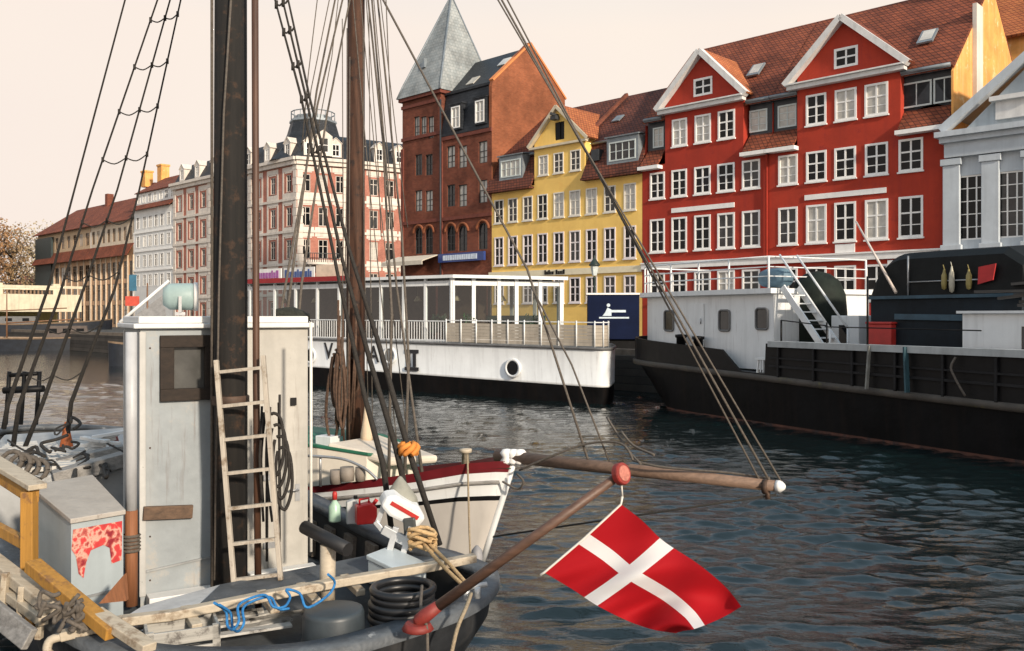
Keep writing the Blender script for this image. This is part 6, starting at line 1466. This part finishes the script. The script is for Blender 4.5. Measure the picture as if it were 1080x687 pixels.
for i in range(9):
    t = i / 8; r_ = .085 * math.sin(math.pi * min(1, max(0, .08 + .84 * t))) ** .5; rows.append([wf.W(1.45 + .38 * t, .45 + .05 * math.cos(a), 3.50) + Vector((0, r_ * math.cos(a), r_ * math.sin(a) * rr.uniform(.8, 1.15) + .03 - .05 * t)) for a in [6.283 * k / 12 for k in range(12)]])
b.grid(rows, close=True); b.add(rows[0], [tuple(range(12))]); b.add(rows[-1], [tuple(range(12))]); single(b, 'net_bundle', mat('dark_net', (.02, .022, .016), .9, .6, 12, bump=1, bscale=40), c, 'dark rolled net bundle on the right edge of wheelhouse roof', 'net')

# ------------------------------------------------------------------ flagpole and flag at the stern
ft, fbm = P(655, 500, 6.9), P(438, 657, 7.18)
FP = empty('flagpole', 'slanting varnished flagpole with red knob at the boat stern', 'flagpole', fbm)
m = MB(); m.tube([fbm.lerp(ft, .10), ft], [.044, .034], 12); m.build('pole', wood('varnished_pole', (.11, .06, .04), .5, .4, 0), FP, world=True)
d = (ft - fbm).normalized(); Mq = d.to_track_quat('Z', 'Y').to_matrix().to_4x4()
m = MB(); m.lathe([(.030, 0), (.05, .03), (.058, .1), (.045, .24)], fbm, 12, Mq); m.build('foot', mat('worn_red_paint', (.19, .024, .018), .6, .35, 6, dirt=(.12, .05, .03)), FP, world=True)
m = MB(); m.lathe([(.05, -.036), (.078, -.03), (.086, -.02), (.086, .02), (.08, .03), (0, .031)], ft, 20, (Vector((.62, -.62, .25))).to_track_quat('Z', 'Y').to_matrix().to_4x4(), smooth=False); tk = m.build('truck', mat('coral_knob', (.24, .025, .018), .55, .35, 12, dirt=(.2, .1, .07)), FP, world=True)
m = MB(); m.lathe([(.062, .0312), (.060, .037), (0, .039)], ft, 16, (Vector((.62, -.62, .25))).to_track_quat('Z', 'Y').to_matrix().to_4x4(), smooth=False); m.build('end_grain', mat('pink_end_grain', (.42, .15, .11), .7, .4, 30), tk, world=True)
m = MB(); m.lathe([(.09, -.02), (.13, .0), (.10, .05)], fbm + Vector((.02, 0, -.05)), 12); m.build('socket', mat('worn_red_paint', (.19, .024, .018), .6, .35, 6, dirt=(.12, .05, .03)), FP, world=True)
A_, B_, C_, D_ = (655, 532), (574, 604), (711, 668), (782, 640)
topc = [(655, 532), (677, 549), (700, 571), (735, 594), (764, 618), (782, 640)]; botc = [(574, 604), (604, 622), (630, 639), (662, 655), (688, 664), (711, 668)]
tY = [6.92, 6.84, 6.86, 6.72, 6.70, 6.55]; bY = [6.98, 6.98, 6.84, 6.88, 6.70, 6.72]
def cur(c, ys, n):
    pp = [Vector((x, y, z)) for (x, y), z in zip(c, ys)]; s = spline(pp, 12); out = []
    L = [0]; 
    for a, b in zip(s[:-1], s[1:]): L.append(L[-1] + (b - a).length)
    for k in range(n + 1):
        t = L[-1] * k / n; i = max(i for i in range(len(L)) if L[i] <= t + 1e-6); i = min(i, len(s) - 2); f = (t - L[i]) / max(1e-6, L[i + 1] - L[i]); out.append(s[i].lerp(s[i + 1], f))
    return out
T_, B2 = cur(topc, tY, 37), cur(botc, bY, 37); m = MB(); vs = []
for j in range(29):
    for i in range(38):
        v, u = j / 28, i / 37; q = T_[i].lerp(B2[i], v)
        bulge = math.sin(v * math.pi) * 6 * math.sin(u * 5.2 + .4); fold = max(0, (u - .66) / .34) ** 1.6
        px, py = q.x + bulge * .45 - 4 * fold * math.sin(v * math.pi), q.y + bulge * .25 + 9 * fold * math.sin(v * math.pi) ** 2
        if u > .9: px += 4 * math.sin(v * 9.0) * (u - .9) / .1; 
        yy = q.z + .10 * math.sin(u * 9 + v * 2.6) * (.25 + u) * math.sin(v * math.pi * .9 + .25) + .035 * math.sin(u * 16 - v * 5 + 2 * v * v) * (.3 + .7 * u) + .014 * math.sin(u * 31 + v * 9) * v + .09 * fold * math.sin(v * 7 + .6)
        vs.append(P(px, py, yy))
fs = [(j * 38 + i, j * 38 + i + 1, (j + 1) * 38 + i + 1, (j + 1) * 38 + i) for j in range(28) for i in range(37)]
m.add(vs, fs, True); m.mi = [1 if (12 <= k % 37 < 16 or 12 <= k // 37 < 16) else 0 for k in range(len(fs))]
def cloth(name, c):
    mm, t, b = _new(name); n, l = t.nodes, t.links; tq = n.new('ShaderNodeTexCoord'); w_ = n.new('ShaderNodeTexNoise'); w_.inputs['Scale'].default_value = 90; l.new(tq.outputs['Object'], w_.inputs['Vector'])
    bu = n.new('ShaderNodeBump'); bu.inputs['Strength'].default_value = .15; bu.inputs['Distance'].default_value = .005; l.new(w_.outputs[0], bu.inputs['Height']); l.new(bu.outputs[0], b.inputs['Normal'])
    b.inputs['Base Color'].default_value = (*c, 1); b.inputs['Roughness'].default_value = .75; b.inputs['Specular IOR Level'].default_value = .2
    o_ = n['Material Output']; tr__ = n.new('ShaderNodeBsdfTranslucent'); tr__.inputs[0].default_value = (*c, 1); ms = n.new('ShaderNodeMixShader'); ms.inputs[0].default_value = .28; l.new(b.outputs[0], ms.inputs[1]); l.new(tr__.outputs[0], ms.inputs[2]); l.new(ms.outputs[0], o_.inputs[0]); return mm
FLR = empty('flag', 'red flag with a white cross hanging from the slanting flagpole', 'flag', P(655, 532, 6.92))
m.build('cloth', [cloth('flag_red', (.44, .008, .014)), cloth('flag_white', (.80, .79, .78))], FLR, world=True)
m = MB(); m.tube([vs[0] + Vector((.01, 0, .06)), vs[0], vs[14 * 38], vs[28 * 38], vs[28 * 38] + Vector((-.03, 0, -.02))], .009, 6); m.tube([ft + Vector((0, 0, -.03)), vs[0] + Vector((.01, 0, .06))], .008, 5); m.build('hoist_rope', ROPEW, FLR, world=True)

# ------------------------------------------------------------------ white cutter behind it
B2E = empty('cutter', 'white cutter with a maroon rail, green deck and long bowsprit', 'sailing boat', (-1.4, 13.5, 0))
bow = Vector((.03, 12.5, 0)); axv = Vector((-.83, .557, 0)).normalized(); prp = Vector((axv.y, -axv.x, 0))
if prp.y > 0: prp = -prp
nr = [(541, 487, 12.5), (534, 486.7, 12.42), (526, 486.5, 12.40), (492, 489, 12.48), (443, 498.5, 12.68), (398, 505, 12.9), (360, 510, 13.15), (321, 514, 13.5), (270, 517, 14.0), (200, 517, 14.9), (140, 514, 16.0), (118, 509, 17.2)]
near = [P(*q) for q in nr]; near[0] = Vector((bow.x, bow.y, near[0].z))
stn = []
for p in near: t = (p - bow).dot(axv); stn.append((t, abs((Vector((p.x, p.y, 0)) - bow - axv * t).dot(prp)), p.z))
def st_pt(k, f, side, wsc):
    t, w_, z = stn[k]; tt = t + (1 - f) * (.55 * max(0, 1 - t / 2.5)); p = bow + axv * tt + prp * side * w_ * wsc; return Vector((p.x, p.y, z * f if f > 0 else f))
def ring_(f, wsc, dz=0.0): return [st_pt(k, f, 1, wsc) + Vector((0, 0, dz)) for k in range(len(stn))], [st_pt(k, f, -1, wsc) + Vector((0, 0, dz)) for k in range(len(stn))]
def band(name, fa, fb, m_):
    m = MB()
    for s in (0, 1): m.grid([ring_(*fa)[s], ring_(*fb)[s]])
    a, b = ring_(*fa), ring_(*fb); m.add([a[0][-1], a[1][-1], b[1][-1], b[0][-1]], [(0, 1, 2, 3)]); return m.build(name, m_, B2E, world=True)
band('lower_hull', (-.3, .55), (.0, .72), mat('red_antifouling', (.15, .035, .03), .6, .3)); band('hull', (.001, .721), (.62, .93), mat('warm_white_hull', (.52, .49, .45), .45, .06, 2, streak=.2))
band('black_stripe', (.621, .932), (.665, .94), BLACKP); band('topside', (.666, .941), (.895, .99), BOATW); band('maroon_rail', (.896, .995), (1.0, 1.02), mat('maroon_paint', (.13, .012, .016), .4, .2))
m = MB(); a, b = ring_(1.0, .97, -.10); m.add(a + b[::-1], [tuple(range(len(a) * 2))]); m.build('deck', mat('green_deck', (.02, .13, .075), .6, .2, 3), B2E, world=True)
m = MB()
for s in (0, 1):
    r_ = ring_(.80, .975)[s]; m.tube([p + prp * (.02 if s == 0 else -.02) for p in r_[1:]], .028, 6)
m.build('rub_rail', GREYT, B2E, world=True)
m = MB(); m.tube([bow + Vector((0, 0, stn[0][2] + .02)), st_pt(0, .62, 1, 0), st_pt(0, .3, 1, 0), st_pt(0, 0, 1, 0)], [.045, .05, .05, .05], 8); m.build('stem', BOATW, B2E, world=True)
# coach roof
def ax(t, s, z): p = bow + axv * t + prp * s; return Vector((p.x, p.y, z))
m = MB(); foot = [ax(1.9, .1, .95), ax(2.3, .5, .95), ax(3.1, .72, .9), ax(6.4, .85, .85), ax(6.4, -.85, .85), ax(3.1, -.72, .9), ax(2.3, -.5, .95), ax(1.9, -.1, .95)]
tp = [Vector((p.x, p.y, 1.30 if i in (0, 7) else 1.42 if i in (1, 6) else 1.5)) for i, p in enumerate(foot)]; m.grid([foot, tp], close=True, smooth=False); m.build('coach_roof_side', mat('cream_white_cabin', (.72, .66, .56), .5, .08, 3), B2E, world=True)
cc = sum(tp, Vector()) / 8; m = MB(); m.prism([p + (p - cc) * .03 + Vector((0, 0, .002)) for p in tp], (0, 0, .05)); m.build('coach_roof', mat('green_deck', (.02, .13, .075), .6, .2, 3), B2E, bevel=.01, world=True)
m = MB(); m.prism([ax(1.35, .0, 1.33), ax(1.9, .42, 1.28), ax(3.0, .62, 1.45), ax(3.0, -.55, 1.45), ax(1.9, -.4, 1.28)], (0, 0, .12)); m.build('foredeck_tarp', mat('cream_tarp', (.66, .58, .48), .7, .1, 4, bump=.5, bscale=5), B2E, bevel=.04, world=True)
for k in range(3): c = bow + Vector((-.10 + .09 * k, -.02 * k, stn[0][2] + .06)); m = MB(); m.lathe([(.04, -.10), (.10, -.06), (.06, 0), (.10, .06), (.06, .11), (0, .12)], c, 12); m.build('fairlead', WHITE, B2E, world=True)
c = P(491, 484, 12.75); m = MB(); m.lathe([(.06, -.12), (.05, .08), (.09, .09), (.09, .14), (0, .15)], c, 10); m.build('bitt', CREAMT, B2E, world=True)
m = MB(); m.box(-.16, .16, -.12, .12, 0, .16); o = m.build('deck_box', BOATW, None, bevel=.01); o.location = P(346, 470, 14.4); o.rotation_euler = (0, 0, R(-30)); tag(o, 'white box on the green coach roof beside the brown mast', 'box')
m = MB(); m.tube(spline([P(325, 481, 13.1), P(360, 484, 13.0), P(384, 494, 12.9), P(398, 506, 12.85)], 5), .022, 6); m.tube([P(338, 513, 13.25), P(338, 482, 13.1)], .02, 6); m.build('grab_rail', STEEL, B2E, world=True)
for px, py, r_ in ((366, 500, .1), (354, 503, .08), (380, 500, .07)): c = P(px, py, 13.0); m = MB(); m.lathe([(r_, -.1), (r_ * 1.1, 0), (r_, .1)], c, 12); m.build('deck_drum', mat('brown_grey_drum', (.22, .19, .16), .7, .3), B2E, world=True)
# mast, bowsprit, rigging
mb_ = P(375, 468, 14.6); m = MB(); m.tube([(mb_.x, mb_.y, .9), (mb_.x, mb_.y, 4), (mb_.x + .02, mb_.y, 13)], [.155, .15, .13], 16); cm = m.build('mast', wood('rust_brown_mast', (.065, .027, .013), .8, .55, 2, dirt=(.02, .011, .008)), B2E, world=True)
m = MB(); c = P(387, 466, 14.2); m.lathe([(.10, 0), (.10, .12), (.06, .38), (.03, .62), (0, .64)], c, 12); m.build('rolled_sail', mat('cream_canvas_roll', (.60, .48, .34), .8, .15), B2E, world=True)
rr = random.Random(12); m = MB()
for k in range(12):
    x0, y0 = 367 + rr.uniform(-17, 6), rr.uniform(352, 410); L = rr.uniform(35, 75); w_ = rr.uniform(3, 7); Yk = 14.35 + rr.uniform(-.12, .1)
    m.tube(spline([P(x0 - w_ * .4, y0, Yk), P(x0 - w_, y0 + L * .6, Yk), P(x0, y0 + L, Yk), P(x0 + w_, y0 + L * .6, Yk), P(x0 + w_ * .4, y0, Yk)], 5, True), .026, 6, cap=False)
for k in range(10): x0 = 372 + rr.uniform(-16, 10); m.tube([P(x0, rr.uniform(300, 360), 14.3), P(x0 + rr.uniform(-6, 6), rr.uniform(440, 466), 14.3)], .018, 6)
m.build('rope_coil', mat('rust_brown_rope', (.085, .048, .03), .85, .5, 20), B2E, world=True)
def spr(t): return bow - axv * t
tipL = 3.66; tip = spr(tipL) + Vector((0, 0, 1.52)); heel = bow + axv * .3 + Vector((0, 0, stn[0][2] + .06))
m = MB(); m.tube([heel, heel.lerp(tip, .5), tip], [.085, .08, .065], 12); bs_ = m.build('bowsprit', wood('weathered_bowsprit', (.18, .115, .08), .7, .35, 0), B2E, world=True)
m = MB(); m.lathe([(.07, 0), (.075, .05), (.03, .10), (0, .11)], tip, 10, (-axv).to_track_quat('Z', 'Y').to_matrix().to_4x4()); m.build('tip_cap', WHITE, bs_, world=True)
m = MB(); m.lathe([(.09, 0), (.09, .06)], tip - Vector((0, 0, .02)) + axv * .15, 10, (-axv).to_track_quat('Z', 'Y').to_matrix().to_4x4()); m.tube([tip + axv * .1 - Vector((0, 0, .06)), tip + axv * .1 - Vector((0, 0, .16))], .03, 6); m.build('tip_iron', mat('rusty_iron', (.07, .04, .025), .7, .5, 8), bs_, world=True)
top = Vector((mb_.x, mb_.y, 12.4))
def rig(name, pts, r_, m_=ROPEG): m = MB(); m.tube(pts, r_, 6); m.build(name, m_, B2E, world=True)
# forestays to the tip and to mid bowsprit, drawn out of the picture to the masthead
for dx, px in ((0, 528), (6, 534), (-7, 524)):
    a = tip + axv * (.08 + .02 * dx) + Vector((0, 0, .05)); b = P(px, -2, 13.15); top_ = a + (b - a) * 1.32; rig('forestay', [a, b.lerp(a, .5) - Vector((0, 0, .01)), b, top_], .015 if dx == 0 else .012)
mid = heel.lerp(tip, .37) + Vector((0, 0, .08)); b = P(403, -2, 14.2); rig('forestay', [mid, P(556, 284, 13.0), b, b + (b - P(556, 284, 13.0)) * .4], .017)
a2 = heel.lerp(tip, .45) + Vector((0, 0, .08)); rig('forestay', [a2, P(603, 385, 12.3), P(560, 302, 12.7)], .013)
for s in ([(392, -3), (418, 300), (437, 440), (445, 498)], [(398, -3), (424, 250), (431, 380), (427, 500)], [(388, -3), (404, 150), (413, 330), (410, 504)], [(362, -3), (335, 110), (296, 330), (282, 516)], [(366, 15), (345, 120), (318, 300), (300, 516)], [(354, -3), (334, 96), (312, 260), (290, 430)]):
    pts = [P(x, y, 14.4 - (y / 516) * 1.3) for x, y in s]; d0 = pts[0] - pts[1]; rig('shroud', [pts[0] + d0 * .8] + pts, [.014, .016, .018, .022, .026])
for s in ([(335, -3), (325, 80), (318, 160)], [(348, -3), (328, 95), (322, 150)], [(366, 30), (366, 160), (364, 300)], [(407, -3), (412, 120), (417, 210)]): rig('halyard', [P(x, y, 13.9) for x, y in s], .009)
for s in ([(386, -3), (398, 160), (402, 250)], [(394, -3), (409, 165), (415, 240)], [(401, -3), (421, 170), (430, 240)], [(389, -3), (391, 300), (393, 460)], [(361, 20), (362, 250), (360, 430)], [(357, -3), (350, 60), (330, 165)], [(369, 60), (368, 330), (366, 420)], [(383, 30), (384, 260), (388, 420)], [(372, -3), (390, 200), (420, 480)], [(380, -3), (399, 200), (433, 490)]): rig('halyard', [P(x, y, 13.7) for x, y in s], .008, ROPEG)
# slack lines and chain along the bowsprit
for pts in ([(548, 496, 12.3), (580, 482, 12.0), (620, 468, 11.8), (655, 468, 11.5), (668, 486, 11.3)], [(668, 486, 11.3), (700, 493, 11.1), (770, 499, 10.8), (812, 505, 10.6)], [(640, 440, 11.9), (660, 472, 11.5), (676, 490, 11.2)], [(545, 500, 12.3), (552, 508, 12.2), (546, 516, 12.3), (530, 508, 12.4)], [(655, 455, 11.6), (668, 470, 11.4), (690, 480, 11.1)]):
    rig('bowsprit_line', spline([P(*q) for q in pts], 5), .016)
rig('bobstay', [tip - Vector((0, 0, .1)), st_pt(0, .25, 1, 0)], .014, ROPED)
rig('anchor_rope', spline([P(493, 480, 12.5), P(494, 520, 12.32), P(495, 560, 12.3), P(497, 610, 12.2)], 4), .014, ROPE)
m = MB(); c = P(503, 588, 12.25); m.lathe([(.02, .16), (.07, .1), (.085, 0), (.07, -.12), (.02, -.18)], c, 10); single(m, 'fender', mat('grey_fender', (.25, .25, .26), .6, .3), c, 'grey fender hanging on the white bow of the cutter', 'fender')
